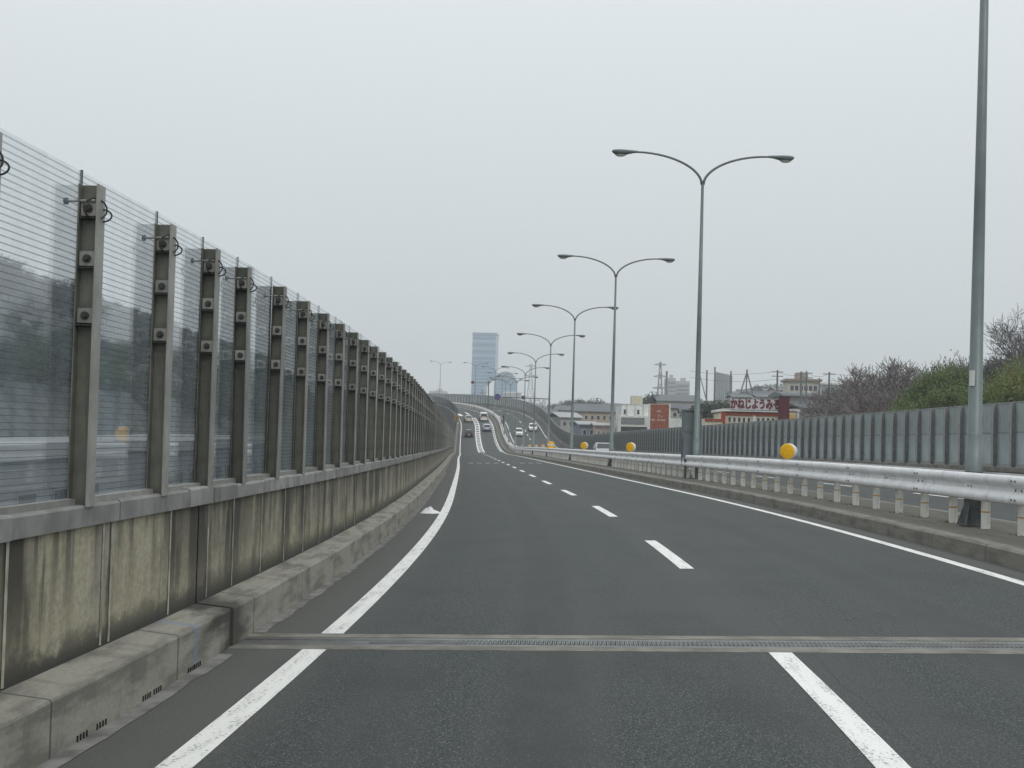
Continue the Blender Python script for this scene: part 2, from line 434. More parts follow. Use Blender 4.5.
# double line with rungs where lane changing is barred
mark('double_line', 196, 292, W - .52, W - .32); mark('double_line', 196, 292, W + .32, W + .52)
for k in range(24):
    s = 198 + 4 * k; mark('double_line_rung', s, s + 1.6, W - .32, W + .32, 'paint', 2, .006)
for k in range(22):      # slow-down dashes inside the far edge line
    s = 200 + 4 * k; mark('slow_down_dash', s, s + 2, 2 * W - .42, 2 * W - .14)
for (s, u, w) in ((300, 1.1, 1.1), (304, 3.5, .5)): mark('lane_arrow', s - 3, s + 3, u - w / 2, u + w / 2)
for k in range(4): mark('worn_marking', 92.5, 94, .75 + .62 * k, 1.12 + .62 * k, 'paint_worn')
for k in range(3): mark('worn_marking', 92.5, 94, 4.6 + .62 * k, 4.95 + .62 * k, 'paint_worn')
for u0, nm in ((10.07, 'edge_line'), (16.97, 'edge_line')):
    mark(nm, -15, 330, u0 - .08, u0 + .08)
for k in range(-1, 32): mark('lane_dash', 2 + 9.95 * k, 6.2 + 9.95 * k, 13.44, 13.6)

def kerb_piece(s0, s1, out=0.0):
    b = MB()
    prof = [(-.66 + out, 0), (-.66 + out, .278), (-.667 + out, .291), (-.68 + out, .296), (-.95, .33)]
    strip(b, s0, s1, prof, .5 if s1 < 60 else 1.0, ends=False)
    for s in (s0, s1):
        n = len(b.v); pp = prof + [(-.95, 0)]
        b.v += [P(s, u, h) for u, h in pp]; b.face(range(n, n + 6), 0, [(s, h + .3) for u, h in pp])
    return b
b = kerb_piece(-20, 9.30, 0.0)
for s in (5.2, 5.48, 6.35, 6.62, 7.35, 7.55, 8.25, 8.4):          # drain slots at the foot
    for k in range(4):
        c = P(s + k * .042, -.66 + .001, .022); b.box(c, (.010, .010, .032), 1, Matrix.Rotation(yaw(s), 3, 'Z'))
structure('kerb', b, [M['kerb'], M['dark']])
structure('kerb', kerb_piece(9.36, 60, .012), M['kerb']); structure('kerb', kerb_piece(60.01, 335, .012), M['kerb'])
b = MB(); rr = random.Random(3)
prev = .14
for i in range(0, 280):                                          # ragged mortar strip along the kerb foot
    s = -6 + i * .25; w = .09 + .035 * rr.random()
    if not (JS0 - .4 < s < JS1):
        n = len(b.v); b.v += [P(s, -.67, .004), P(s, -.66 + prev, .004), P(s + .25, -.66 + w, .004), P(s + .25, -.67, .004)]
        b.face((n, n + 1, n + 2, n + 3))
    prev = w
structure('gutter', b, M['gutter'])
for ua, ub, nm in ((7.4, 9.57, 'median'),):
    b = MB()
    for s0, s1 in ((-20, JS0), (JS0 + .03, 60), (60, END)):
        st = .5 if s1 <= 60 else 1.0
        strip(b, s0, s1, [(7.4, 0), (7.41, .19), (7.44, .215), (7.62, .22)], st)
        strip(b, s0, s1, [(7.62, .22), (8.0, .205), (9.0, .205), (9.35, .22)], st, mi=1, vshift=.4)
        strip(b, s0, s1, [(9.35, .22), (9.53, .215), (9.56, .19), (9.57, 0)], st, vshift=2.2)
    structure('median', b, [M['median_kerb'], M['median_soil']])

# expansion joint across the carriageway
ej = empty('expansion_joint', P(9.6, 3.4), 0, 'steel finger expansion joint in concrete bands crossing the near carriageway', 'expansion joint')
o3 = ej.location.copy()
M['band_conc'] = simple('joint_concrete', (.19, .182, .155), .9, var=.3, scale=2.5, dirt=((.09, .085, .075), .5))
def cross(mb, s0, s1, u0, u1, h, th, mi=0):
    n = 24
    for i in range(n):
        a, c = u0 + (u1 - u0) * i / n, u0 + (u1 - u0) * (i + 1) / n
        mb.quad(P(s0, a, h), P(s0, c, h), P(s1, c, h), P(s1, a, h), mi)
    mb.quad(P(s0, u0, h), P(s0, u1, h), P(s0, u1, h - th), P(s0, u0, h - th), mi)
    mb.quad(P(s1, u0, h), P(s1, u1, h), P(s1, u1, h - th), P(s1, u0, h - th), mi)
for s0, s1 in ((JS0, 9.42), (9.80, JS1)):
    b = MB(); cross(b, s0, s1, -.67, 7.41, .003, .08); b.build('concrete_band', M['band_conc'], ej, origin=o3)
M['plate'] = simple('joint_plate', (.15, .155, .15), .45, .5, .25, 6)
for s0, s1, d in ((9.42, 9.52, 1), (9.70, 9.80, -1)):
    b = MB(); cross(b, s0, s1, -.67, 7.41, .0, .06)
    e = s1 if d > 0 else s0; n = 200
    for i in range(n):
        a = .35 + (7.3 - .35) * i / n; w = (7.3 - .35) / n * .46
        if d < 0: a += w
        t = e + d * .165
        b.quad(P(e, a, .001), P(e, a + w, .001), P(t, a + w * .8, .001), P(t, a + w * .2, .001), 0)
        b.quad(P(e, a, .001), P(t, a + w * .2, .001), P(t, a + w * .2, -.03), P(e, a, -.03), 0)
        b.quad(P(e, a + w, .001), P(t, a + w * .8, .001), P(t, a + w * .8, -.03), P(e, a + w, -.03), 0)
    b.build('finger_plate', M['plate'], ej, origin=o3)
b = MB(); cross(b, 9.52, 9.70, -.67, .365, -.004, .03); b.build('cover_plate', M['plate'], ej, origin=o3)
b = MB(); cross(b, 9.50, 9.72, -.67, 7.41, -.035, .02); b.build('drain_trough', simple('trough', (.045, .046, .045), .8), ej, origin=o3)
ej2 = empty('expansion_joint', P(9.6, 14), 0, 'steel expansion joint crossing the opposite carriageway beyond the guardrail', 'expansion joint'); o3 = ej2.location.copy()
b = MB(); cross(b, JS0, JS1, 9.57, 18.2, .003, .08); b.build('concrete_band', M['band_conc'], ej2, origin=o3)
b = MB(); cross(b, 9.5, 9.7, 9.57, 18.2, .006, .0); b.build('finger_plate', M['plate'], ej2, origin=o3)

# ------------------------------------------------------------------ parapet wall on the left
WB, WT = .33, 1.085
cw = empty('concrete_wall', P(20, -.95, WB), 0, 'stained concrete parapet wall with grey coping under the clear barrier', 'wall'); o3 = cw.location.copy()
b = MB()
for s0, s1 in ((-20, 9.30), (9.325, 60), (60, 400)):
    st = .5 if s1 <= 60 else 1.0
    strip(b, s0, s1, [(-.935, WB - .03), (-.93, WB), (-.93, WT), (-1.2, WT)], st, vshift=-.03)
    strip(b, s0, s1, [(-1.2, WT), (-1.2, -9)], 4 if s1 > 60 else 2, mi=2, vshift=2)
ribs = [3.46, 4.75, 6.04, 7.33, 7.47, 8.62, 9.58] + [9.3 + 1.05 * i for i in range(1, 82)]
for s in ribs:
    for du, wd in ((.004, .034),):
        a = [P(s - wd / 2, -.93 + du, WB + .01), P(s + wd / 2, -.93 + du, WB + .01), P(s + wd / 2, -.93 + du, WT - .002), P(s - wd / 2, -.93 + du, WT - .002)]
        b.quad(*a, 1)
b.build('wall_face', [M['wall'], M['rib'], simple('outer_concrete', (.095, .1, .1), .9, var=.3, scale=.6)], cw, origin=o3)
caps = [1.5, 3.0, 4.5, 6.0, 7.52, 8.95, 9.58, 10.3, 11.4, 12.75, 14.1, 15.5]
while caps[-1] < 118: caps.append(caps[-1] + 1.4)
for i in range(len(caps) - 1):
    b = MB(); out = .022 * random.Random(i).random(); dz = .014 * random.Random(i + 50).random()
    if caps[i] < 9.2 <= caps[i + 1]: dz += .02
    prof = [(-.905 + out, WT - .01), (-.905 + out, WT + .09 + dz), (-.92 + out, WT + .105 + dz), (-1.24, WT + .105 + dz), (-1.24, WT - .01)]
    strip(b, caps[i] + .009, caps[i + 1] - .009, prof, 1.4, ends=True, closed=True)
    b.build('coping_block', M['cap'], cw, origin=o3)
b = MB(); s = caps[-1]
strip(b, s, 380, [(-.905, WT - .01), (-.905, WT + .105), (-1.24, WT + .105), (-1.24, WT - .01)], 1.0, ends=True, closed=True)
b.build('coping_run', M['cap'], cw, origin=o3)
b = MB(); strip(b, -20, caps[0] - .004, [(-.905, WT - .01), (-.905, WT + .105), (-1.24, WT + .105), (-1.24, WT - .01)], 1.0, ends=True, closed=True); b.build('coping_run', M['cap'], cw, origin=o3)

# ------------------------------------------------------------------ clear noise barrier on the left
BT = WT + .105; HP = 1.86; HG = 1.945; SP = 1.3333
nb = empty('noise_barrier', P(20, -.95, BT), 0, 'tall transparent noise barrier on steel posts along the left wall', 'noise barrier'); o3 = nb.location.copy()
UG = -1.0                 # panel line; the posts stand on the road side of it
def post_mesh(mb, T):
    def bx(c, s, mi=0):
        i0 = len(mb.v); mb.box(c, s, mi); 
        for i in range(i0, len(mb.v)): mb.v[i] = T @ mb.v[i]
    bx((-.005, 0, HP / 2), (.008, .115, HP)); bx((.104, 0, HP / 2), (.01, .115, HP), 1); bx((.05, 0, HP / 2), (.1, .008, HP))
    return mb
proto_post = post_mesh(MB(), Matrix()).build('post', [M['steel'], M['steel_light']], nb)
b = MB()
b.box((.048, -.032, 0), (.088, .012, .085)); b.disc((.05, -.043, 0), (0, 1, 0), .024, .012, 12, 1); b.disc((.05, -.053, 0), (0, 1, 0), .015, .018, 6, 1); b.box((.048, -.028, -.055), (.09, .05, .008), 1)
proto_clamp = b.build('clamp', [M['steel_light'], M['steel_dark']], proto_post)
proto_clamp.location = (0, 0, HP - .14)
b = MB()
pth = []
for i in range(17):
    a = math.pi * 2 * i / 16; pth.append((.085 + .05 * math.cos(a), -.03 + .05 * math.cos(a), HP - .14 + .06 * math.sin(a)))
b.tube(pth, .0055, 5, 0, False)
pth = []
for i in range(13):
    a = math.pi * (.55 - 1.1 * i / 12); pth.append((.10 + .058 * math.cos(a), .035, HP - .17 + .036 * math.sin(a)))
b.tube(pth, .0055, 5, 0, False)
proto_cable = b.build('safety_cable', M['steel_dark'], proto_post, smooth=True)
b = MB(); b.tube([(-.09, -.04, HP - .1), (.09, -.045, HP - .095)], .008, 6); b.disc((-.085, -.04, HP - .1), (1, 0, 0), .02, .02, 8, 1)
proto_pin = b.build('tie_rod', [M['steel_light'], M['steel_dark']], proto_post)
for z in (HP - .43, HP - .76):
    c = dup(proto_clamp, proto_post, (0, 0, z))
b = MB(); b.box((-.022, SP / 2, HG / 2 + .01), (.012, SP - .012, HG - .02)); 
proto_panel = b.build('clear_panel', M['glass'], nb)
b = MB(); b.box((-.022, 0, HG / 2 + .008), (.016, .008, HG)); proto_gasket = b.build('edge_gasket', M['gasket'], proto_panel)
b = MB(); b.box((.015, SP / 2, .024), (.05, SP - .12, .045)); proto_sill = b.build('bottom_rail', M['steel_light'], proto_panel)
NPOST = 96
PSL = [1.6, 2.95, 4.3, 5.68, 7.01, 8.36, 9.48, 10.56, 11.9, 13.25]
while len(PSL) <= NPOST: PSL.append(PSL[-1] + SP)
rt0 = random.Random(17); post_kids = kids(proto_post); panel_kids = kids(proto_panel)
def barrier_frame(s, n=SP):
    p = P(s, UG, BT); q = P(s + n, UG, BT); d = q - p
    return p, q, math.atan2(-d.x, d.y), math.atan2(d.z, math.hypot(d.x, d.y))
for i in range(NPOST):
    s = PSL[i]; gap = PSL[i + 1] - s
    p, q, yw, pt = barrier_frame(s, gap)
    if i == 0: o, pn = proto_post, proto_panel
    else: o, pn = dup(proto_post, nb), dup(proto_panel, nb)
    o.location = p - o3; o.rotation_euler = (R(rt0.gauss(0, .22)), R(rt0.gauss(0, .18)), yw)
    pn.location = p - o3; pn.rotation_euler = (pt, 0, yw); pn.scale = (1, gap / SP, 1)
    if i:
        for c in post_kids:
            if i < 34 or (c.name.startswith('clamp') and i < 48): dup(c, o)
        for c in panel_kids: dup(c, pn)
b1, b2 = MB(), MB()
s = PSL[NPOST]
while s < 385:
    p, q, yw, pt = barrier_frame(s)
    post_mesh(b1, Matrix.Translation(p) @ Matrix.Rotation(yw, 4, 'Z'))
    lat = Vector((math.cos(yw), math.sin(yw), 0)); z0, z1 = Vector((0, 0, .01)), Vector((0, 0, HG))
    off = lat * -.022
    b2.quad(p + off + z0, q + off + z0, q + off + z1, p + off + z1, 0, [(0, 0), (1, 0), (1, HG), (0, HG)])
    n = len(b2.v)
    r0 = lat * -.01; r1 = lat * .05; zz = Vector((0, 0, .055))
    b2.quad(p + r1, q + r1, q + r1 + zz, p + r1 + zz, 1); b2.quad(p + r1 + zz, q + r1 + zz, q + r0 + zz, p + r0 + zz, 1)
    s += SP
tag(b1.build('post', [M['steel'], M['steel_light']], nb, origin=o3), kind='stuff')
tag(b2.build('clear_panel', [M['glass_far'], M['steel_light']], nb, origin=o3), kind='stuff')

# ------------------------------------------------------------------ noise barrier beyond the opposite road
UR = 18.57; RB = .66; RH = 2.16; RSP = 1.44
rw = empty('concrete_wall', P(60, 18.3), 0, 'low concrete wall under the ribbed grey barrier beyond the opposite road', 'wall'); o3 = rw.location.copy()
b = MB()
for s0, s1 in ((-20, 100), (100, END)):
    strip(b, s0, s1, [(18.2, 0), (18.2, RB - .14), (18.16, RB - .14), (18.16, RB), (18.9, RB)], 1.0); strip(b, s0, s1, [(18.9, RB), (18.9, -9)], 4)
b.build('wall_face', M['bar_wall'], rw, origin=o3)
rb = empty('noise_barrier', P(60, UR, RB), 0, 'grey ribbed noise barrier with dark posts beyond the opposite road', 'noise barrier'); o3 = rb.location.copy()
def rpost(mb, T):
    i0 = len(mb.v)
    mb.box((-.14, 0, RH / 2), (.016, .17, RH - .06), 1); mb.box((.14, 0, RH / 2), (.016, .17, RH - .06)); mb.box((0, 0, RH / 2), (.28, .012, RH - .06))
    for i in range(i0, len(mb.v)): mb.v[i] = T @ mb.v[i]
def rpanel(mb, T, full=True):
    i0 = len(mb.v); y = RSP / 2; w = RSP - .02
    mb.box((.06, y, RH * .27), (.05, w, RH * .54 - .01), 1); mb.box((.055, y, RH * .77), (.05, w, RH * .46 - .01), 0)
    mb.box((.055, y, RH + .01), (.09, w, .04), 2); mb.box((.05, y, RH * .54), (.065, w, .025), 2)
    if full:
        mb.box((.02, y, .05), (.08, w - .2, .1), 2)
    for i in range(i0, len(mb.v)): mb.v[i] = T @ mb.v[i]
b = MB(); rpost(b, Matrix()); rp0 = b.build('post', [M['bar_post'], M['bar_rim']], rb)
b = MB(); rpanel(b, Matrix()); rn0 = b.build('panel', [M['pan_up'], M['pan_lo'], M['bar_rim']], rb)
RS0 = 40.75 - 20 - RSP * 8     # stations of the posts
def rframe(s):
    p = P(s, UR, RB); q = P(s + RSP, UR, RB); d = q - p
    return p, math.atan2(-d.x, d.y), math.atan2(d.z, math.hypot(d.x, d.y))
RN = 98; RS0 = 29.2
for i in range(RN):
    s = RS0 + RSP * i; p, yw, pt = rframe(s)
    a, c = (rp0, rn0) if i == 0 else (dup(rp0, rb), dup(rn0, rb))
    a.location = p - o3; a.rotation_euler = (0, 0, yw); c.location = p - o3; c.rotation_euler = (pt, 0, yw)
b1, b2 = MB(), MB()
rest = [RS0 + RSP * i for i in range(-22, 0)] + [RS0 + RSP * i for i in range(RN, int((418 - RS0) / RSP))]
for s in rest:
    p, yw, pt = rframe(s)
    rpost(b1, Matrix.Translation(p) @ Matrix.Rotation(yw, 4, 'Z'))
    rpanel(b2, Matrix.Translation(p) @ Matrix.Rotation(yw, 4, 'Z') @ Matrix.Rotation(pt, 4, 'X'), False)
tag(b1.build('post', [M['bar_post'], M['bar_rim']], rb, origin=o3), kind='stuff')
tag(b2.build('panel', [M['pan_up'], M['pan_lo'], M['bar_rim']], rb, origin=o3), kind='stuff')

# ------------------------------------------------------------------ guardrail on the median
MZ = .205
gr = empty('guardrail', P(30, UM, MZ), 0, 'white beam guardrail on short posts along the median', 'guardrail'); o3 = gr.location.copy()
def beam(side):
    b = MB(); u = UM + side * .20; d = -side
    pf = [(0, .64), (.035, .665), (.05, .715), (.035, .765), (-.03, .815), (-.03, .875), (.035, .925), (.05, .975), (.035, 1.025), (0, 1.05)]
    front = [(u + side * x, h) for x, h in pf]
    back = [(u + side * (x - .012), h) for x, h in pf][::-1]
    prof = front + back
    strip(b, -15, 60, prof, .5, closed=True, ends=True); strip(b, 60, 360, prof, 1.0, closed=True, ends=True)
    if side < 0:
        rotm = Matrix.Rotation(yaw(20), 3, 'Z')
        for k in range(14):
            s = 13.2 + 4 * k
            for ds, h, x in ((-.06, .715, .05), (.06, .715, .05), (-.1, .845, -.03), (.1, .845, -.03), (-.06, .975, .05), (.06, .975, .05)):
                b.disc(P(s + ds, u + side * (x + .004), h), (math.cos(yaw(s)), math.sin(yaw(s)), 0), .016, .016, 8, 1)
            s += 1.8
            for ds in (-.06, .06): b.disc(P(s + ds, u + side * (-.026), .845), (math.cos(yaw(s)), math.sin(yaw(s)), 0), .014, .014, 8, 1)
    o = b.build('rail_beam', [M['rail'], M['steel']], gr, origin=o3)
    me = o.data; me.polygons.foreach_set('use_smooth', [True] * len(me.polygons)); me.set_sharp_from_angle(angle=R(50)); return o
beam(-1); beam(1)
b = MB(); b.tube([(0, 0, -.03), (0, 0, .79)], .068, 14); b.box((0, 0, .64), (.34, .07, .22))
gp0 = b.build('post', M['post_white'], gr); gp0.data.polygons.foreach_set('use_smooth', [len(p.vertices) == 4 and abs(p.normal.z) < .5 for p in gp0.data.polygons]); gp0.data.set_sharp_from_angle(angle=R(40))
b = MB(); b.tube([(0, 0, .245), (0, 0, .264)], .0715, 14); gb0 = b.build('reflective_band', M['band'], gp0)
GS0 = 17.47 - SP * 7; GN = 96
for i in range(GN):
    s = GS0 + SP * i
    o = gp0 if i == 0 else dup(gp0, gr)
    o.location = P(s, UM, MZ) - o3; o.rotation_euler = (0, 0, yaw(s))
    if i and i < 60: dup(gb0, o)
b = MB(); s = GS0 + SP * GN
while s < 350:
    b.tube([P(s, UM, MZ - .03), P(s, UM, 1.0)], .06, 6); s += SP
tag(b.build('post', M['post_white'], gr, origin=o3), kind='stuff')
b = MB(); rr = random.Random(5)
for i in range(40):
    s0 = GS0 + SP * i
    for k in range(26 if rr.random() < .7 else 9):
        s = s0 + rr.gauss(0, .1); u = UM - .1 + rr.gauss(0, .07); h = rr.uniform(.015, .06); p = P(s, u, MZ - .006); a = rr.uniform(0, 6.3)
        d = Vector((math.cos(a), math.sin(a), 0)) * .008; lean = Vector((rr.gauss(0, .03), rr.gauss(0, .03), h))
        n = len(b.v); b.v += [p - d, p + d, p + lean]; b.face((n, n + 1, n + 2))
tag(b.build('grass', M['grass']), kind='stuff')

# ------------------------------------------------------------------ double-arm street lamps
LH = 11.94 - .2
lamp0 = empty('street_lamp', (0, 0, 0))
b = MB(); b.tube([(0, 0, -.05), (0, 0, 1.42)], [.124, .12], 20); b.tube([(0, 0, 1.42), (0, 0, 1.425), (0, 0, 5), (0, 0, LH - 1.13)], [.118, .108, .086, .05], 20)
o = b.build('pole', M['lamp_metal'], lamp0); o.data.polygons.foreach_set('use_smooth', [len(p.vertices) == 4 for p in o.data.polygons]); 
b = MB(); b.box((0, 0, .02), (.36, .36, .03))
for a in range(4):
    r = Matrix.Rotation(a * math.pi / 2 + math.pi / 4, 3, 'Z'); n = len(b.v)
    for t in (-.012, .012):
        for x, z in ((.11, .035), (.25, .035), (.235, .07), (.135, .34), (.11, .34)): b.v.append(r @ Vector((x, t, z)))
    b.face([n + i for i in range(5)]); b.face([n + 5 + i for i in range(5)][::-1])
    for i in range(5): j = (i + 1) % 5; b.face((n + i, n + j, n + 5 + j, n + 5 + i))
b.tube([(0, 0, .03), (0, 0, .85)], [.135, .135], 20)
b.build('base_flange', M['lamp_base'], lamp0)
for sd in (-1, 1):
    b = MB(); path = []; rad = []
    for i in range(15):
        a = i / 14 * math.pi / 2
        path.append((sd * (.03 + 2.35 * (1 - math.cos(a)) ** .92), 0, LH - 1.17 + 1.09 * math.sin(a) ** .95)); rad.append(.048 - .012 * i / 14)
    path.append((sd * 2.6, 0, LH - .075)); rad.append(.036)
    o = b.build('arm', M['lamp_metal'], lamp0, smooth=True) if False else None
    b.tube(path, rad, 10); o = b.build('arm', M['lamp_metal'], lamp0, smooth=True)
    b = MB()          # lamp head: flattened pod, widening then tapering to the tip
    rings = []
    stn = [(2.0, .035, .035, .035), (2.15, .05, .05, .05), (2.3, .075, .055, .085), (2.45, .12, .06, .13), (2.6, .15, .06, .15), (2.72, .14, .055, .13), (2.82, .09, .04, .08), (2.87, .03, .02, .03)]
    n0 = len(b.v); K = 12
    stn = [(2.36 + (x - 2.0) * 1.08, w * 1.1, up * 1.1, dn * 1.12) for x, w, up, dn in stn]
    for x, w, up, dn in stn:
        for k in range(K):
            a = 2 * math.pi * k / K; sy, sz = math.cos(a), math.sin(a)
            b.v.append(Vector((sd * x, w * sy, LH - .075 + (up if sz > 0 else dn) * sz)))
    for i in range(len(stn) - 1):
        for k in range(K): b.face((n0 + i * K + k, n0 + i * K + (k + 1) % K, n0 + (i + 1) * K + (k + 1) % K, n0 + (i + 1) * K + k))
    b.face([n0 + (len(stn) - 1) * K + k for k in range(K)])
    h = b.build('lamp_head', M['lamp_metal'], lamp0, smooth=True)
    b = MB(); ell = [Vector((sd * 2.6, 0, LH - .20))]
    for ri, (f, dz) in enumerate(((1, 0), (.85, -.035), (.5, -.06))):
        for k in range(14):
            a = 2 * math.pi * k / 14; b.v.append(Vector((sd * 2.99 + .2 * f * math.cos(a), .11 * f * math.sin(a), LH - .205 + dz)))
    for i in range(2):
        for k in range(14): b.face((i * 14 + k, i * 14 + (k + 1) % 14, (i + 1) * 14 + (k + 1) % 14, (i + 1) * 14 + k))
    b.face([28 + k for k in range(14)])
    b.build('lens', M['lens'], h, smooth=True)
def nth(i): return ['nearest', 'second', 'third', 'fourth', 'fifth', 'sixth', 'seventh', 'eighth', 'ninth', 'tenth', 'eleventh', 'twelfth', 'thirteenth', 'fourteenth', 'fifteenth'][i]
lab = ['street lamp pole running out of the picture top, white sticker at eye level',
       'tallest whole double-arm street lamp, a control box on its pole',
       'double-arm street lamp between the tallest whole lamp and the smaller ones']
for i in range(15):
    s = 19.318 + 24.906 * i
    o = lamp0 if i == 0 else dup_tree(lamp0)
    o.location = P(s, UM + (.1 if i == 1 else 0), MZ); o.rotation_euler = (0, R(.6) if i == 0 else R(.25), yaw(s))
    L = lab[i] if i < 3 else f'grey double-arm street lamp, {nth(i)} along the median counting away from the camera'
    if i == 12: L = 'double-arm street lamp in front of the glass tower where the road bends'
    if i == 13: L = 'double-arm street lamp standing alone against the sky left of the tower'
    if i == 14: L = 'last far street lamp whose right arm peeps over the clear barrier'
    tag(o, L, 'street lamp', 'double-arm street lamps along the median')
# white sticker on the first pole
b = MB()
for k in range(3):
    a0, a1 = R(-165 + k * 14), R(-160 + (k + 1) * 14); r = .1145
    b.quad((r * math.cos(a0), r * math.sin(a0), 2.18), (r * math.cos(a1), r * math.sin(a1), 2.18), (r * math.cos(a1), r * math.sin(a1), 2.42), (r * math.cos(a0), r * math.sin(a0), 2.42))
b.build('sticker', M['white'], lamp0)

# control box strapped to the second lamp
s = 44.22; cb = empty('control_box', P(s + .3, UM, MZ), yaw(s), 'grey two-part control box fixed to the street lamp pole', 'control box')
for z0, z1 in ((.75, 1.62), (1.64, 2.42)):
    b = MB(); b.box((0, .12, (z0 + z1) / 2), (.66, .34, z1 - z0)); o = b.build('housing', M['cabinet'], cb)
    b2 = MB(); b2.box((0, -.06, (z0 + z1) / 2), (.58, .02, z1 - z0 - .08)); b2.build('door', M['cabinet'], o)
b = MB(); b.box((0, .1, 2.45), (.74, .42, .05)); b.build('rain_hood', M['cabinet'], cb)
b = MB(); b.tube([(-.2, .12, 0), (-.2, .12, .76)], .04, 8); b.tube([(.2, .12, 0), (.2, .12, .76)], .04, 8); b.build('conduit', M['lamp_base'], cb)
b = MB(); b.box((-.36, 0, 1.0), (.02, .06, .9)); b.build('cable_cover', tint('blue_cover', (.05, .06, .13)), cb)

# amber round lamps on the guardrail
def amber(s, r, lab, z=1.05, u=UM - .12):
    o = empty('warning_light', P(s, u, z), yaw(s) - R(38), lab, 'warning light', 'round amber warning lights on the guardrail')
    b = MB(); b.tube([(0, 0, -.18), (0, 0, .1)], .022, 8); b.build('bracket', M['white'], o)
    b = MB(); b.tube([(0.0, -.05, r + .02), (0.0, .06, r + .02), (0, .17, r + .02)], [r * 1.0, r * 1.02, r * .9], 28); h = b.build('housing', M['white'], o)
    b = MB(); b.tube([(0, -.051, r + .02), (0, -.075, r + .02), (0, -.088, r + .02), (0, -.094, r + .02)], [r * .98, r * .95, r * .7, r * .3], 28); b.build('amber_lens', M['amber'], o)
amber(30.6, .195, 'amber warning light with white rim on the guardrail, nearest and largest')
amber(60.2, .225, 'smaller amber warning light on the guardrail right of the pale silver car')
amber(83.3, .25, 'amber warning light on the guardrail left of the pale silver car')

# orange impact drums and markers on the median further on
def drum(s, u, h, r, lab, z=.98):
    o = empty('marker_drum', P(s, u, z), yaw(s), lab, 'marker drum', 'orange marker drums along the median')
    b = MB(); b.tube([(0, 0, 0), (0, 0, .05), (0, 0, h * .5), (0, 0, h)], [r * 1.1, r, r * .95, r * .8], 16); b.build('body', M['orange'] if h < .5 else M['amber'], o)
    b = MB(); b.tube([(0, 0, h * .45), (0, 0, h * .68)], r * .985, 16); b.build('white_band', M['white'], o)
    b = MB(); b.tube([(0, 0, h), (0, 0, h + .06)], [r * .5, r * .4], 12); b.build('lid', M['orange'], o)
drum(114.5, UM - .05, .62, .36, 'largest orange marker drum on the median, left of the second smallest warning light'.replace('second smallest ', 'far '))
for s, h, l in ((127, 1.25, 'orange marker drum on the median, between two far lamp poles'), (139, 1.2, 'orange marker drum on the median, next behind the largest pair'), (153, 1.25, 'orange marker drum on the median in front of the oncoming white car'), (172, 1.25, 'farthest orange marker drum where the median starts to climb')):
    drum(s, UM + .05, h * .3, .2, l)

# ------------------------------------------------------------------ litter on the shoulder
b = MB(); rr = random.Random(11); bc = P(26.3, -.27, 0); nx, ny = 12, 7; n0 = len(b.v)
for j in range(ny):
    for i in range(nx):
        fx, fy = i / (nx - 1) * 2 - 1, j / (ny - 1) * 2 - 1
        e = max(0, 1 - fx * fx * (1.0 if fx < 0 else 1.3)) * max(0, 1 - fy * fy)
        b.v.append(bc + Vector((fx * .22 + rr.gauss(0, .012), fy * .26 * (1 - .5 * max(0, fx)) + rr.gauss(0, .015), .008 + e * (.13 if fx < .2 else .07) * rr.uniform(.6, 1.2))))
for j in range(ny - 1):
    for i in range(nx - 1): b.face((n0 + j * nx + i, n0 + j * nx + i + 1, n0 + (j + 1) * nx + i + 1, n0 + (j + 1) * nx + i))
o = b.build('plastic_bag', simple('white_film', (.72, .73, .72), .4, var=.05), smooth=True)
tag(o, 'crumpled white plastic bag lying beside the left edge line', 'plastic bag')

# ------------------------------------------------------------------ vehicles
GLASSD = simple('car_glass', (.02, .024, .028), .08, var=.05, spec=.6)
TYRE = simple('tyre', (.02, .02, .02), .8); RIM = simple('rim', (.35, .35, .36), .35, .6)
RED = simple('tail_red', (.35, .02, .015), .3); HEAD = simple('head_clear', (.75, .76, .76), .15); PLATE = simple('plate', (.7, .7, .66), .5); BLKP = simple('black_trim', (.02, .02, .022), .5)
def paintm(n, c): return simple('car_' + n, c, .22, .15, .03, 1, .5)
def quad_panel(mb, a, b_, c, d, ins, off, th=.012):
    a, b_, c, d = map(Vector, (a, b_, c, d)); ctr = (a + b_ + c + d) / 4; n = (b_ - a).cross(d - a).normalized()
    q = []
    for p in (a, b_, c, d): q.append(p + (ctr - p).normalized() * ins + n * off)
    i0 = len(mb.v); mb.v += q + [p - n * th for p in q]
    mb.face((i0, i0 + 1, i0 + 2, i0 + 3)); mb.face((i0 + 7, i0 + 6, i0 + 5, i0 + 4))
    for k in range(4): j = (k + 1) % 4; mb.face((i0 + k, i0 + 4 + k, i0 + 4 + j, i0 + j))
CARS = {  # length, half width, low profile (y,z), cabin: y front/rear bottom, y front/rear top, belt z, roof z
 'sedan': dict(L=4.5, w=.85, low=[(-2.2, .28), (-2.25, .55), (-2.2, .92), (-1.5, .98), (1.0, .95), (2.0, .80), (2.24, .6), (2.2, .28)], cab=(1.0, -1.75, .15, -1.1, .93, 1.45)),
 'hatch': dict(L=3.9, w=.84, low=[(-1.9, .28), (-1.95, .55), (-1.9, .95), (-1.5, .98), (1.0, .98), (1.75, .82), (1.95, .6), (1.9, .28)], cab=(1.15, -1.85, .35, -1.55, .95, 1.52)),
 'van': dict(L=4.6, w=.87, low=[(-2.25, .28), (-2.3, .6), (-2.27, 1.05), (-1.5, 1.08), (1.6, 1.06), (2.2, .85), (2.3, .6), (2.27, .28)], cab=(1.75, -2.22, .9, -2.05, 1.04, 1.88)),
}
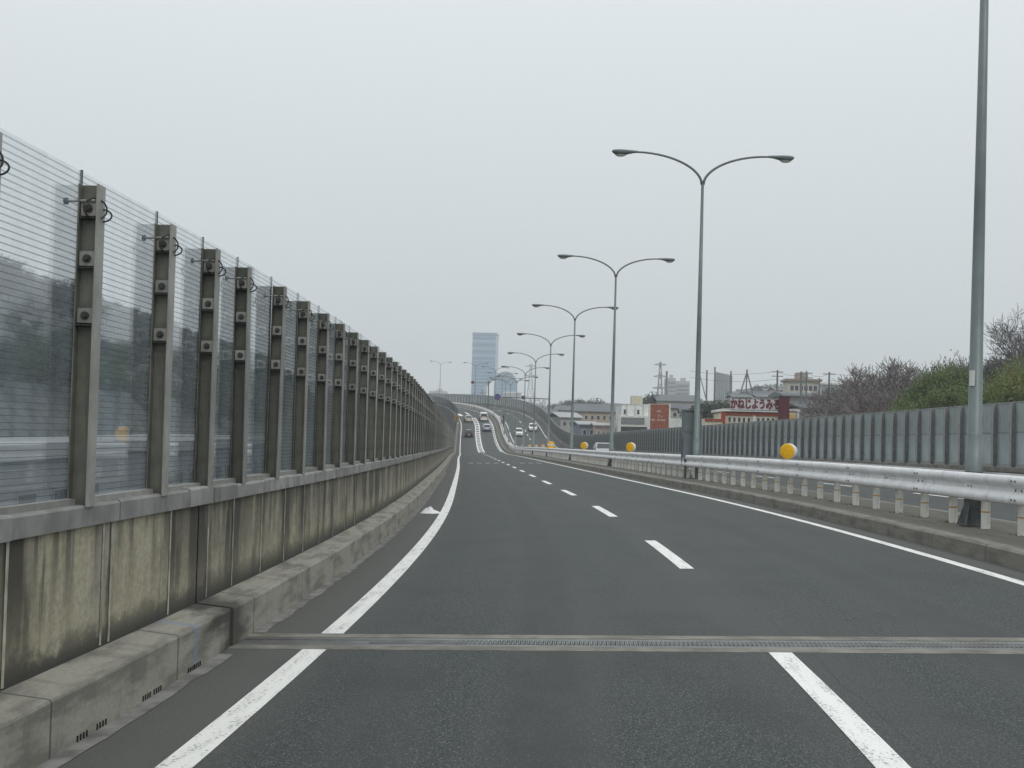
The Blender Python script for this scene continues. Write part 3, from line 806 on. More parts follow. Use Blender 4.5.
def car(kind, s, u, rev, paint, name, lab, cat):
    K = CARS[kind]; w = K['w']; L = K['L']
    rz = yaw(s) + (math.pi if rev else 0)
    root = empty(name, P(s, u, .005), rz, lab, cat)
    root.rotation_euler = (slope(s) * (-1 if rev else 1), 0, rz)
    b = MB(); hw = [w * .94 if z < .4 else (w if z < .9 else w * .96) for y, z in K['low']]
    hw = [h * (.92 if abs(y) > L / 2 - .15 else 1) for h, (y, z) in zip(hw, K['low'])]
    b.prism(K['low'], hw)
    yf0, yr0, yf1, yr1, zb, zt = K['cab']; wb, wt = w * .95, w * .76
    if kind == 'van': wt = w * .86
    b.prism([(yr0, zb), (yr1, zt - .08), (yr1 + .18, zt), (yf1 - .2, zt), (yf1, zt - .06), (yf0, zb)], [wb, wt * 1.03, wt * .95, wt * .95, wt * 1.03, wb])
    b.build('body', paint, root)
    b = MB(); quad_panel(b, (-wb, yr0, zb), (wb, yr0, zb), (wt, yr1, zt - .06), (-wt, yr1, zt - .06), .1, .006); b.build('rear_window', GLASSD, root)
    b = MB(); quad_panel(b, (wb, yf0, zb), (-wb, yf0, zb), (-wt, yf1, zt - .06), (wt, yf1, zt - .06), .08, .006); b.build('windscreen', GLASSD, root)
    for sd in (-1, 1):
        b = MB(); pts = [(sd * wb, yr0, zb), (sd * wb, yf0, zb), (sd * wt, yf1, zt - .08), (sd * wt, yr1, zt - .08)]
        if sd > 0: quad_panel(b, *pts, .14, .014)
        else: quad_panel(b, *pts[::-1], .14, .014)
        b.build('side_window', GLASSD, root)
        b = MB(); b.box((sd * w * .74, -L / 2 + .02, .78 if kind != 'van' else 1.0), (w * .3, .1, .2 if kind != 'van' else .38)); b.build('tail_light', RED, root)
        b = MB(); b.box((sd * w * .68, L / 2 - .13, .68), (w * .38, .16, .14)); b.build('headlight', HEAD, root)
        b = MB(); b.box((sd * (w + .07), yf0 - .35, zb + .06), (.16, .1, .13)); b.build('mirror', paint, root)
        for y in (-L * .3, L * .31):
            b = MB(); b.tube([(sd * (w - .19), y, .31), (sd * (w - .0), y, .31)], .31, 18); wh = b.build('wheel', TYRE, root)
            b = MB(); b.tube([(sd * (w - .01), y, .31), (sd * (w + .006), y, .31)], .19, 14); b.build('rim', RIM, wh)
    for y, d in ((-L / 2, -1), (L / 2, 1)):
        b = MB(); b.box((0, y + d * .03, .40), (w * 1.7, .16, .2)); b.build('bumper', paint if d > 0 else BLKP if 'dark' in name or kind == 'hatch' else paint, root)
        b = MB(); b.box((0, y + d * .118, .42 if d > 0 else .62), (.34, .02, .17)); b.build('number_plate', PLATE, root)
    b = MB(); b.box((0, L / 2 + .005, .6), (w * .9, .06, .1)); b.build('grille', BLKP, root)
    b = MB(); b.box((0, 0, .24), (w * 1.6, L * .9, .12)); b.build('underbody', BLKP, root)
    return root
WHT = paintm('white', (.74, .75, .74)); SILV = paintm('silver', (.5, .54, .62)); BLK = paintm('black', (.025, .026, .03)); CREAM = paintm('cream', (.55, .54, .42)); PALE = paintm('pale_silver', (.42, .45, .47))
car('hatch', 248.5, 1.65, False, BLK, 'car', 'black hatchback in the left lane, lowest of the cars on the climb', 'car')
car('sedan', 283.5, 1.75, False, CREAM, 'car', 'cream saloon in the left lane just above the black hatchback', 'car')
car('van', 286, 5.3, False, WHT, 'minivan', 'white minivan in the right lane, highest vehicle on the climb', 'minivan')
car('hatch', 262, 5.35, False, SILV, 'car', 'silver blue hatchback in the right lane below the white minivan', 'car')
car('hatch', 251, 11.6, True, WHT, 'car', 'white oncoming car close to the median on the opposite road', 'car')
car('hatch', 262.5, 15.0, True, WHT, 'car', 'white oncoming car in the outer lane of the opposite road', 'car')
car('hatch', 121, 14.0, True, PALE, 'car', 'pale silver car half hidden behind the guardrail', 'car')

# ------------------------------------------------------------------ road signs along the far bend
o = empty('warning_sign', P(272, -1.06, .36), yaw(272), 'yellow brown sign board on the left kerb at the far bend', 'road sign')
b = MB(); b.box((0, 0, 1.35), (1.05, .04, 1.5)); b.build('board', simple('ochre_sign', (.36, .2, .035), .6, var=.2), o)
b = MB(); b.box((.1, -.005, .38), (.7, .04, .34)); b.build('white_plate', M['white'], o)
b = MB(); b.tube([(-.3, .04, 0), (-.3, .04, 2.0)], .035, 8); b.build('post', M['lamp_base'], o)
s = 268; o = empty('post_sign', P(s, 9.0, MZ), yaw(s), 'narrow dark red board on the median beside the oncoming white car', 'road sign')
b = MB(); b.box((0, 0, 1.6), (.5, .06, 2.0)); b.build('board', simple('dark_red_board', (.09, .025, .03), .6), o)
b = MB(); b.tube([(0, .05, 0), (0, .05, 2.6)], .04, 8); b.build('post', M['lamp_base'], o)
s = 294.5; p = P(s, UM, 0); t = at(497.5, 397, p.y - .4)
o = empty('round_sign', (t.x, t.y, t.z), yaw(s), 'round purple blue traffic sign with thin red rim on a lamp pole', 'road sign')
b = MB(); b.disc((0, 0, 0), (0, 1, 0), .78, .03, 32); b.build('rim', simple('sign_red', (.22, .02, .05), .5), o)
b = MB(); b.disc((0, -.018, 0), (0, 1, 0), .68, .012, 32); b.build('disc', simple('sign_blue', (.06, .05, .22), .5), o)
b = MB(); b.box((-.3, .1, 0), (.9, .08, .08)); b.build('bracket', M['lamp_base'], o)
# gantry posts
s = 305; p = P(s, UM + .3, MZ); top = at(490, 382.5, p.y)
o = empty('sign_gantry', p, yaw(s), 'slim gantry post with a long thin arm reaching over the road', 'sign gantry')
b = MB(); b.tube([(0, 0, 0), (0, 0, top.z - p.z)], [.16, .12], 10); b.build('post', M['lamp_base'], o)
b = MB(); b.tube([(-4.2, 0, top.z - p.z - .1), (.2, 0, top.z - p.z - .1)], .05, 8); b.build('arm', M['lamp_base'], o)
b = MB(); b.box((0, 0, top.z - p.z + .1), (.5, .4, .4)); b.build('head_box', M['lamp_base'], o)
b = MB(); b.disc((-4.0, -.06, top.z - p.z - .1), (0, 1, 0), .42, .04, 20); b.build('disc', simple('gantry_disc', (.1, .035, .045), .6), o)
s = 169; p = P(s, UM, MZ); q = at(523.5, 398, p.y)
o = empty('cross_arm', (q.x, q.y, q.z), yaw(s), 'thin dark cross arm level across the median lamp poles', 'sign arm')
hw = 27 * p.y / FPX
b = MB(); b.tube([(-hw * .75, 0, .05), (hw, 0, -.05)], .055, 8); b.build('bar', M['lamp_base'], o)
b = MB(); b.box((0, 0, .05), (.55, .35, .5)); b.build('clamp_box', M['lamp_base'], o)

# ------------------------------------------------------------------ trees
def rot_to(d):
    return Vector((0, 0, 1)).rotation_difference(d)
def bare_tree(seed, H=12, spread=.55, levels=5, thick=.22, twigs=3, mr=.008):
    rr = random.Random(seed); tr, cr = MB(), MB()
    def grow(p, d, L, r, lv):
        n = 3 if lv < 2 else 2; pts = [p]; rad = [r]; q = p.copy(); dd = d.copy()
        for i in range(n):
            dd = (dd + Vector((rr.gauss(0, .13), rr.gauss(0, .13), rr.gauss(.05, .08)))).normalized()
            q = q + dd * L / n; pts.append(q.copy()); rad.append(max(mr, r * (1 - .45 * (i + 1) / n)))
        (tr if lv < 1 else cr).tube(pts, rad, 7 if lv < 1 else (5 if lv < 3 else 3), 0, False)
        if lv >= levels: return
        nb_ = 4 if lv == 0 else (3 if lv < 3 else twigs)
        if lv < 3: nb_ += rr.random() < .5
        for k in range(int(nb_)):
            f = 1.0 if k == 0 else rr.uniform(.35, 1.0)
            i = min(int(f * n), n - 1); ff = f * n - i; bp = pts[i].lerp(pts[i + 1], ff)
            a = rr.uniform(0, 6.283); tilt = rr.uniform(.35, .95) * spread * 1.6 if k else rr.uniform(.05, .4)
            ax = dd.cross(Vector((math.cos(a), math.sin(a), .3))).normalized()
            nd = Matrix.Rotation(tilt, 3, ax) @ dd
            grow(bp, nd, L * rr.uniform(.58, .8), rad[-1] * rr.uniform(.6, .85), lv + 1)
    grow(Vector((0, 0, 0)), Vector((0, 0, 1)), H * .32, thick, 0)
    zmax = max(v.z for v in cr.v); k = H / zmax
    for mb in (tr, cr): mb.v = [v * k for v in mb.v]
    return tr, cr
def leafy_tree(seed, H=12, Rr=4.0, n=70, per=90, leaf=.22, plume=False):
    rr = random.Random(seed); tr, cr = MB(), MB()
    tr.tube([(0, 0, 0), (.1, .05, H * .3), (0, .1, H * .6)], [.24, .18, .08], 7)
    cl = []
    for i in range(n):
        a = rr.uniform(0, 6.283); t = rr.random() ** .75; z = H * (.12 + .84 * t)
        rmax = Rr * (math.sin(math.pi * min(1, .22 + .80 * t)) ** .6) * (1 - .25 * t)
        r = rmax * rr.random() ** .4 * rr.uniform(.75, 1.12)
        cl.append((Vector((r * math.cos(a), r * math.sin(a), z)), rr.uniform(.5, 1.15) * Rr / 4))
    for i in range(14):
        c, _ = cl[i]; tr.tube([(0, 0, c.z * .55), c * .6 + Vector((0, 0, c.z * .2)), c], [.09, .05, .02], 4, 0, False)
    for c, sz in cl:
        y = 1 if rr.random() < .18 else 0
        for k in range(per):
            d = Vector((rr.gauss(0, 1), rr.gauss(0, 1), rr.gauss(0, .75))); d = d.normalized() * (rr.random() ** .45)
            p = c + d * sz * Vector((1, 1, 1)).length / 1.6
            if plume: p.z += rr.gauss(0, .5)
            a = Vector((rr.gauss(0, 1), rr.gauss(0, 1), rr.gauss(0, .6))).normalized(); e = a.orthogonal().normalized()
            e = Matrix.Rotation(rr.uniform(0, 6.28), 3, a) @ e
            L = leaf * rr.uniform(.6, 1.3)
            cr.quad(p - a * L * .35, p + e * L * .5, p + a * L * .5, p - e * L * .5 + Vector((0, 0, -.03)), y)
    zmax = max(v.z for v in cr.v); k = H / zmax
    for mb in (tr, cr): mb.v = [v * k for v in mb.v]
    return tr, cr
class Kind:
    def __init__(self, mbs, name, cat, mt, mc, H):
        tr, cr = mbs; self.name, self.cat, self.H = name, cat, H
        self.t = tr.build('trunk', mt, None); self.c = cr.build('crown', mc, None); self.used = False
    def put(self, loc, sc, rz, label, group, xy=1.0):
        root = empty(self.name, loc, rz, label, self.cat, group); root.scale = (sc * xy, sc * xy, sc)
        if not self.used:
            self.t.parent = root; self.c.parent = root; self.used = True
        else: dup(self.t, root); dup(self.c, root)
        return root
    def drop(self):
        if not self.used:
            for o in (self.t, self.c): bpy.data.objects.remove(o)
bare = [Kind(bare_tree(21 + i, 12, .78, 6, .2, 4, .017), 'bare_tree', 'tree', M['bark'], M['twig'], 12) for i in range(3)]
bare_d = [Kind(bare_tree(41 + i, 12, .75, 6, .2, 4, .017), 'bare_tree', 'tree', M['bark'], M['twig_dark'], 12) for i in range(2)]
big_bare = Kind(bare_tree(78, 16, .85, 6, .26, 6, .011), 'bare_tree', 'tree', M['bark'], M['twig_dark'], 16)
green = [Kind(leafy_tree(60 + i, 12, 3.6, 110, 270, .15, True), 'green_tree', 'tree', M['bark'], [M['leaf_g'], M['leaf_d']], 12) for i in range(3)]
yel = Kind(leafy_tree(70, 12, 3.6, 110, 270, .15, True), 'green_tree', 'tree', M['bark'], [M['leaf_g'], M['leaf_y']], 12)
dark = [Kind(leafy_tree(80 + i, 10, 4.2, 70, 110, .27), 'evergreen_tree', 'tree', M['bark'], [M['leaf_d'], M['leaf_d']], 10) for i in range(2)]
rt = random.Random(99)
def tree_top(kind, px, py, D, label, group=None, xy=1.0):
    p = at(px, py, D); sc = (p.z - GZ) / kind.H
    return kind.put((p.x, p.y, GZ), sc, rt.uniform(0, 6.28), label, group, xy)
# brown winter wood behind the right barrier
LB = 'leafless brown tree in the winter wood right of the flat-roofed school'
for px, py, D in ((806, 408, 230), (815, 408, 235), (824, 406, 220), (833, 402, 200), (842, 396, 190), (850, 389, 185), (858, 383, 175), (866, 377, 170), (874, 372, 165), (882, 368, 160), (890, 364, 158), (898, 363, 155), (906, 362, 150), (915, 360, 150), (924, 358, 155), (840, 402, 160), (849, 396, 150), (860, 390, 150), (870, 385, 145), (881, 382, 140), (893, 378, 138), (903, 376, 135), (915, 374, 135), (930, 357, 160), (955, 352, 165), (966, 354, 160)):
    tree_top(rt.choice(bare), px, py, D, LB, 'leafless trees of the brown wood', 1.15)
LD = 'dark leafless tree showing between the first lamp pole and the tall bare tree'
for px, py, D in ((978, 358, 130), (986, 352, 128), (993, 351, 132), (1000, 353, 130)):
    tree_top(rt.choice(bare_d), px, py, D, LD, 'dark leafless trees right of the lamp pole', 1.1)
LG = 'bushy green tree rising over the right barrier beside the lamp pole'
for px, py, D, xy in ((903, 388, 105, .8), (913, 378, 108, .85), (922, 368, 106, .85), (931, 361, 106, .85), (941, 354, 104, .85), (950, 349, 106, .85), (958, 352, 104, .85), (966, 357, 104, .85), (974, 362, 104, .85), (912, 392, 92, .9), (925, 382, 94, .9), (938, 374, 92, .9), (952, 372, 90, .9), (966, 376, 92, .9), (982, 378, 96, .9), (993, 372, 94, .9), (1003, 368, 92, .8)):
    tree_top(rt.choice(green), px, py, D, LG, 'green trees over the right barrier', xy)
for px, py, D in ((1000, 362, 92), (1008, 354, 88), (1016, 349, 90), (1024, 347, 92), (1032, 349, 90), (1046, 345, 92), (1062, 348, 90)):
    tree_top(yel, px, py, D, 'yellowing green tree over the right barrier below the tall bare tree', 'yellowing trees at the right end', .85)
for px, py, D, in ((1030, 309, 112), (1042, 304, 116)): tree_top(big_bare, px + 17, py, D, 'tall leafless tree standing above the yellowing trees', 'tall bare trees at the right end', 1.0)
b = MB(); prof = [(-20, GZ - .2)]
n = 60; us = [-19, -24, -32, -40, -48, -75]; hs = [-8, -5, 4, 11, 14.3, 15.5]; rh = random.Random(4)
for i in range(n + 1):
    s = -20 + i * 6
    for u, h in zip(us, hs):
        p = P(s, u); b.v.append(Vector((p.x, p.y, h + (rh.uniform(-.7, .7) if h > -7 else -.3))))
for i in range(n):
    for k in range(5): a = i * 6 + k; b.face((a, a + 1, a + 7, a + 6))
structure('hillside', b, simple('wooded_bank', (.085, .088, .086), .95, var=.55, scale=1.1, world=True))
# wood to the left, seen through the clear barrier
LL = 'leafless tree in the dark row behind the clear barrier'
LE = 'evergreen tree in the dark row behind the clear barrier'
def bank(u):
    return lerp_tab(-u, [19, 24, 32, 40, 48, 75], [-8, -5, 4, 11, 14.3, 15.5])
for i in range(190):
    s = 24 + i * 1.75 + rt.uniform(-1, 1); u = -42 - rt.uniform(0, 9)
    p = P(s, u); z0 = bank(u) - .5; h = EYE + .325 * (abs(u) + 2) + rt.uniform(-1.1, .5) - z0
    if i % 4 == 0: dark[i % 2].put((p.x, p.y, z0), h / 10, rt.uniform(0, 6), LE, 'evergreens behind the clear barrier', 1.3)
    else: rt.choice(bare_d).put((p.x, p.y, z0), h / 12, rt.uniform(0, 6), LL, 'leafless trees behind the clear barrier', 1.5)
for i in range(60):
    s = 14 + i * 4.4; u = -29 - rt.uniform(0, 8); p = P(s, u)
    dark[i % 2].put((p.x, p.y, bank(u) - .4), rt.uniform(.38, .6), rt.uniform(0, 6), LE, 'evergreens behind the clear barrier', 1.4)
# distant groves
for px, py, D in ((562, 402, 620), (569, 399, 640), (580, 398, 600), (587, 400, 610), (596, 397.5, 560), (603, 403, 560), (556, 403, 560)):
    tree_top(dark[rt.randrange(2)], px, py, D, 'round blue-green tree behind the long tiled house', 'far round trees behind the long house', 1.5)
for px, py, D in ((648, 394, 330), (653, 391, 335), (644, 398, 330)):
    tree_top(dark[0], px, py, D, 'dark evergreen behind the white building beside the rust red sign', 'evergreens by the rust red sign', .8)
for px, py, D in ((701, 402, 235), (707, 400.5, 238), (713, 400, 236), (719, 399, 238), (725, 399.5, 236), (731, 401, 238)):
    tree_top(dark[rt.randrange(2)], px, py, D, 'dark tree at the foot of the tall netting', 'dark trees under the netting', 1.3)
for px, py, D in ((751, 388, 700), (757, 385, 720), (763, 383.5, 720), (769, 384, 700), (775, 384, 720), (781, 383, 700), (786, 384, 700), (790, 386, 690), (745, 391, 720), (738, 392, 720)):
    tree_top(dark[rt.randrange(2)], px, py, D, 'hazy tree on the far wooded rise behind the shop sign', 'trees on the far rise', 1.5)
for px, py, D in ((462, 388, 700), (457, 391, 720), (543, 399, 620), (536, 400, 640), (548, 397, 640), (527, 397, 600), (520, 399, 600)):
    tree_top(bare[0], px, py, D, 'faint leafless tree on the skyline near the far bend', 'faint skyline trees', 1.2)

# ------------------------------------------------------------------ buildings and far structures
def site(px0, px1, pyt, D, depth, name, label, cat, turn=0.0, zb=GZ, group=None):
    a, c = at(px0, pyt, D), at(px1, pyt, D); w = c.x - a.x; h = (a.z + c.z) / 2 - zb
    mid = (a + c) / 2
    root = empty(name, (mid.x, D + depth / 2, zb), turn, label, cat, group)
    return root, w, h
def boxpart(root, name, c, s, mat): b = MB(); b.box(c, s); return b.build(name, mat, root)
def windows(root, xs, zs, y, ww, wh, glass, frame=None):
    for z in zs:
        for x in xs:
            f = boxpart(root, 'window', (x, y - .02, z), (ww, .08, wh), frame or M['white'])
            boxpart(f, 'pane', (x, y - .07, z), (ww - .16, .04, wh - .16), glass)
WG = tint('house_glass', (.05, .058, .062), .2)
def gable(root, w, d, z, rise, mat, over=.5, axis='x'):
    b = MB(); hw, hd = w / 2 + over, d / 2 + over
    if axis == 'x': prof = [(-hd, z), (0, z + rise), (hd, z), (hd, z - .18), (0, z + rise - .2), (-hd, z - .18)]; b.prism(prof, hw)
    else:
        n = len(b.v); prof = [(-hw, z), (0, z + rise), (hw, z), (hw, z - .18), (0, z + rise - .2), (-hw, z - .18)]
        for y in (-hd, hd): b.v += [Vector((x, y, zz)) for x, zz in prof]
        b.face(range(n, n + 6)); b.face(range(n + 6, n + 12))
        for i in range(6): j = (i + 1) % 6; b.face((n + i, n + j, n + 6 + j, n + 6 + i))
    return b.build('roof', mat, root)
TILE = tint('grey_tile', (.13, .14, .145), .7, var=.2); TILE2 = tint('dark_tile', (.09, .1, .108), .7, var=.2); TAN = tint('tan_wall', (.45, .36, .27), .85); PINK = tint('pale_pink_wall', (.5, .4, .36), .85)
WALLW = tint('white_wall', (.66, .67, .64), .8); WALLG = tint('grey_wall', (.38, .38, .36), .85); BEIGE = tint('beige_wall', (.47, .44, .37), .85); CRM = tint('cream_wall', (.66, .6, .45), .8)

# glass tower
M['tower'] = None
m, nt, out = new_mat('tower_glass'); N = NT(nt); z = N.n('ShaderNodeSeparateXYZ', {0: N.obj()}).outputs[2]
fr = N.math('FRACT', N.math('DIVIDE', z, 4.1)); ln = N.math('LESS_THAN', fr, .3)
c = N.mix(ln, (.12, .23, .36), (.24, .36, .48)); bs = N.bsdf(Base_Color=c, Roughness=.25); N.link(bs.outputs[0], out.inputs[0]); M['tower'] = m
D = 1500
root, w, h = site(473.8, 497.3, 334.5, D, 30, 'office_tower', 'tall pale blue glass office tower on the skyline', 'office tower', -.1)
zk = h * .60
boxpart(root, 'upper_block', (0, 0, (zk + h) / 2), (w, 30, h - zk), M['tower'])
b = MB(); n = len(b.v)
for (x0, x1, z) in ((-w / 2, w / 2, zk), (-w / 2, w * .06, zk - 12), (-w / 2, -.02 * w, zk * .55), (-w / 2, w * .02, 0)):
    b.v += [Vector((x0, -15, z)), Vector((x1, -15, z)), Vector((x1, 15, z)), Vector((x0, 15, z))]
for i in range(3):
    for k in range(4): a = n + i * 4 + k; c_ = n + i * 4 + (k + 1) % 4; b.face((a, c_, c_ + 4, a + 4))
b.build('lower_block', M['tower'], root)
boxpart(root, 'parapet', (0, 0, h + 1), (w + .6, 31, 2.4), tint('tower_cap', (.2, .27, .35)))
for zf, t in ((.93, .5), (.86, .5), (.79, .45)): boxpart(root, 'floor_band', (0, -15.2, h * zf), (w + .4, .8, 1.6), tint('tower_band', (.42, .5, .58)))
root, w, h = site(495, 517, 371.5, D - 60, 30, 'office_block', 'lower blue grey block with rounded top beside the glass tower', 'office block', -.05)
boxpart(root, 'wall', (0, 0, h * .42), (w, 28, h * .84), M['tower'])
b = MB(); pr = [(w / 2 * math.cos(a), h * .84 + h * .16 * math.sin(a)) for a in [math.pi * i / 14 for i in range(15)]]; n = len(b.v)
for y in (-14, 14): b.v += [Vector((x, y, zz)) for x, zz in pr]
b.face(range(n, n + 15)); b.face(range(n + 15, n + 30))
for i in range(14): b.face((n + i, n + i + 1, n + 16 + i, n + 15 + i))
b.build('roof', tint('tower_roof', (.16, .24, .29)), root)
root, w, h = site(504, 521, 393, 1250, 30, 'warehouse', 'long pale low building at the foot of the blue blocks', 'warehouse'); boxpart(root, 'wall', (0, 0, h / 2), (w, 30, h), WALLG); boxpart(root, 'roof', (0, 0, h + .5), (w + 2, 32, 1.6), WALLW)
root, w, h = site(429, 447, 391, 1700, 25, 'apartment_block', 'faint far block left of the lonely street lamp', 'apartment block'); boxpart(root, 'wall', (0, 0, h / 2), (w, 24, h), WALLG); boxpart(root, 'roof_house', (2, 0, h + 1.5), (w * .3, 8, 3), WALLG)

def lattice(px, pyt, D, base, label, nm='pylon', arms=3, mat=None):
    t = at(px, pyt, D); h = t.z - GZ; root = empty(nm, (t.x, D, GZ), 0, label, nm); mat = mat or tint('pylon_steel', (.24, .26, .27))
    b = MB(); th = h * .0045
    def wd(f): return base * (1 - f) ** 1.3 + base * .09
    lv = [i / 9 for i in range(10)]
    for sx in (-1, 1):
        for sy in (-1, 1): b.tube([(sx * wd(f) / 2, sy * wd(f) / 2, h * f) for f in lv], th, 4)
    for i in range(9):
        a, c_ = wd(lv[i]) / 2, wd(lv[i + 1]) / 2; z0, z1 = h * lv[i], h * lv[i + 1]
        for sy in (-1, 1):
            b.tube([(-a, sy * a, z0), (c_, sy * c_, z1)], th * .6, 3); b.tube([(a, sy * a, z0), (-c_, sy * c_, z1)], th * .6, 3); b.tube([(-c_, sy * c_, z1), (c_, sy * c_, z1)], th * .6, 3)
            b.tube([(sy * a, -a, z0), (sy * c_, c_, z1)], th * .6, 3)
    b.build('mast', mat, root)
    for k in range(arms):
        z = h * (.97 - .13 * k); L = base * (.42 + .06 * k)
        b = MB(); b.tube([(-L, 0, z), (0, 0, z + .012 * h), (L, 0, z)], th, 4); b.tube([(-L, 0, z), (0, 0, z - .01 * h), (L, 0, z)], th * .7, 4); b.build('cross_arm', mat, root)
    return root
lattice(660.5, 362, 620, 7, 'lattice power pylon on the skyline right of the rust red sign')
lattice(531, 364, 1400, 16, 'very faint lattice pylon in the haze behind the median lamps', arms=2)
# thin mast next to the pylon, apartment slabs behind
def pole(px, pyt, D, r, label, arms=0, nm='utility_pole', group=None, cat='utility pole'):
    t = at(px, pyt, D); h = t.z - GZ; root = empty(nm, (t.x, D, GZ), 0, label, cat, group)
    b = MB(); b.tube([(0, 0, 0), (0, 0, h)], [r, r * .7], 8); b.build('shaft', tint('pole_grey', (.15, .15, .15)), root)
    for k in range(arms):
        b = MB(); b.box((0, 0, h - .4 - .9 * k), (2.4, .14, .16)); b.build('cross_arm', tint('pole_grey', (.15, .15, .15)), root)
    return root
pole(666.8, 371, 600, .7, 'slim mast just right of the lattice power pylon', nm='mast', cat='mast')
APT = tint('apt_wall', (.4, .41, .41), .85)
for i, (x0, x1, y, D, l) in enumerate(((667, 676, 378, 900, 'pale apartment block beside the slim mast'), (675, 690, 381, 920, 'pale stepped apartment block right of its narrower neighbour'))):
    root, w, h = site(x0, x1, y, D, 18, 'apartment_block', l, 'apartment block')
    boxpart(root, 'wall', (0, 0, h / 2), (w, 16, h), APT); boxpart(root, 'roof_house', (w * .15, 0, h + 1.3), (w * .3, 6, 2.6), APT)
    for k in range(5): boxpart(root, 'balcony', (0, -8.3, h - 3 - 2.9 * k), (w * .92, .9, 1.1), tint('apt_balc', (.28, .28, .28)))
# golf practice netting
D = 430; t0, t1 = at(716, 372, D), at(732, 376, D); z1 = t0.z
root = empty('netting', ((t0.x + t1.x) / 2, D, GZ), 0, 'tall grey practice netting on close upright poles', 'netting')
b = MB(); w = t1.x - t0.x
m, nt, out = new_mat('net_mesh'); N = NT(nt); tr = N.n('ShaderNodeBsdfTransparent'); df = N.n('ShaderNodeBsdfDiffuse', {0: (.2, .25, .24, 1)}); mx = N.n('ShaderNodeMixShader', {0: .5, 1: tr.outputs[0], 2: df.outputs[0]}); N.link(mx.outputs[0], out.inputs[0])
h0, h1 = t0.z - GZ, t1.z - GZ
b.v += [Vector((-w / 2, 0, 2)), Vector((w / 2, 0, 2)), Vector((w / 2, 0, h1)), Vector((-w / 2, 0, h0)), Vector((-w / 2, .08, 2)), Vector((w / 2, .08, 2)), Vector((w / 2, .08, h1)), Vector((-w / 2, .08, h0))]
for q in ((0, 1, 2, 3), (7, 6, 5, 4), (3, 2, 6, 7)): b.face(q)
b.build('net', m, root)
for k in range(9):
    f = k / 8; x = -w / 2 + w * f; hh = h0 + (h1 - h0) * f
    b = MB(); b.tube([(x, -.1, 0), (x, -.1, hh + .2)], .13, 6); b.build('pole', tint('net_pole', (.26, .29, .29)), root)
for px, py, r, l in ((707, 370, .38, 'dark netting pole left of the tall netting, behind the lamp pole'), (715, 367, .38, 'dark netting pole at the left edge of the tall netting'), (731, 371, .38, 'dark netting pole at the right edge of the tall netting')):
    pole(px, py, 425, r, l, nm='netting_pole', cat='netting pole')
t = at(747, 372, 400); h = t.z - GZ
root = empty('tripod_mast', (t.x, 400, GZ), 0, 'dark three-legged mast above the left of the shop sign', 'mast')
sp = 27 * 400 / FPX
for dx, dy in ((-sp, 0), (sp, 1), (0, 4)):
    b = MB(); b.tube([(dx, dy, 0), (dx * .6, dy * .6, h * .4), (0, 0, h)], .22, 6); b.build('leg', tint('pole_grey', (.15, .15, .15)), root)
b = MB(); b.tube([(0, 0, h), (0, 0, h + .8)], .3, 8); b.build('head', tint('pole_grey', (.15, .15, .15)), root)
t = at(700.5, 377, 425); t2 = at(706, 399, 425)
root = empty('stay_wire', (t2.x, 425, GZ), 0, 'slanting stay cable beside the lamp pole and control box', 'stay cable'); b = MB(); b.tube([(t.x - t2.x, 0, t.z - GZ), (0, 0, t2.z - GZ), (1.6, 0, 0)], .16, 6); b.build('cable', tint('pole_grey', (.15, .15, .15)), root)
pl = [(777.5, 370, 260, .26, 2, 'utility pole in front of the wooded rise above the sign'), (801.3, 371.5, 210, .24, 0, 'utility pole before the left end of the beige school'), (806.5, 371, 240, .2, 2, 'utility pole with cross arms over the beige school roof'), (819.5, 378, 250, .2, 0, 'short utility pole near the middle of the beige school'), (829.3, 372, 240, .24, 1, 'utility pole before the bluish block'), (855.5, 372, 260, .26, 0, 'utility pole rising from the brown winter wood')]
tops = []
for px, py, D, r, a, l in pl:
    pole(px, py, D, r, l, a); tops.append(at(px, py + 1.5, D))
def wire(pts, sag, label):
    b = MB(); path = []
    for a, c_ in zip(pts[:-1], pts[1:]):
        for i in range(8):
            f = i / 8; q = a.lerp(c_, f); q.z -= sag * 4 * f * (1 - f); path.append(q)
    path.append(pts[-1]); o0 = path[0].copy(); b.tube(path, .03, 4); o = b.build('power_line', tint('cable_black', (.1, .1, .1)), None, origin=o0); o.location = o0
    return tag(o, label, 'power line')
wire([at(690, 371, 300), tops[0], tops[2], tops[4], at(900, 371, 260)], .7, 'upper thin power line strung over the shop sign and school')
wire([at(690, 377, 300), tops[0] - Vector((0, 0, 1.6)), tops[2] - Vector((0, 0, 1.4)), tops[4] - Vector((0, 0, 1.3)), at(900, 376, 260)], .8, 'lower thin power line strung over the shop sign and school')

# beige school block with flat roof, bluish block beside it
D = 330
root, w, h = site(790.5, 822, 381, D, 12, 'school_building', 'beige flat-roofed block with brown roof edge on the rise', 'building', -.1)
boxpart(root, 'wall', (0, 0, h / 2), (w, 11, h), BEIGE); boxpart(root, 'roof_slab', (0, 0, h + .25), (w + 1.2, 12.4, .6), tint('brown_edge', (.25, .19, .15))); boxpart(root, 'roof_house', (w * .02, 1, h + 1.5), (w * .36, 5, 1.9), tint('roof_house', (.3, .27, .25)))
windows(root, [-w * .36 + w * .145 * i for i in range(6)], [h - 1.9, h - 5.2], -5.5, 1.1, 1.5, WG)
for k in (0, 1): boxpart(root, 'balcony', (w * .22, -5.9, h - 3.2 - 3.3 * k), (w * .4, .9, .9), WALLW)
root, w, h = site(820, 844, 384.5, D + 30, 10, 'apartment_block', 'bluish low block right of the beige school', 'apartment block')
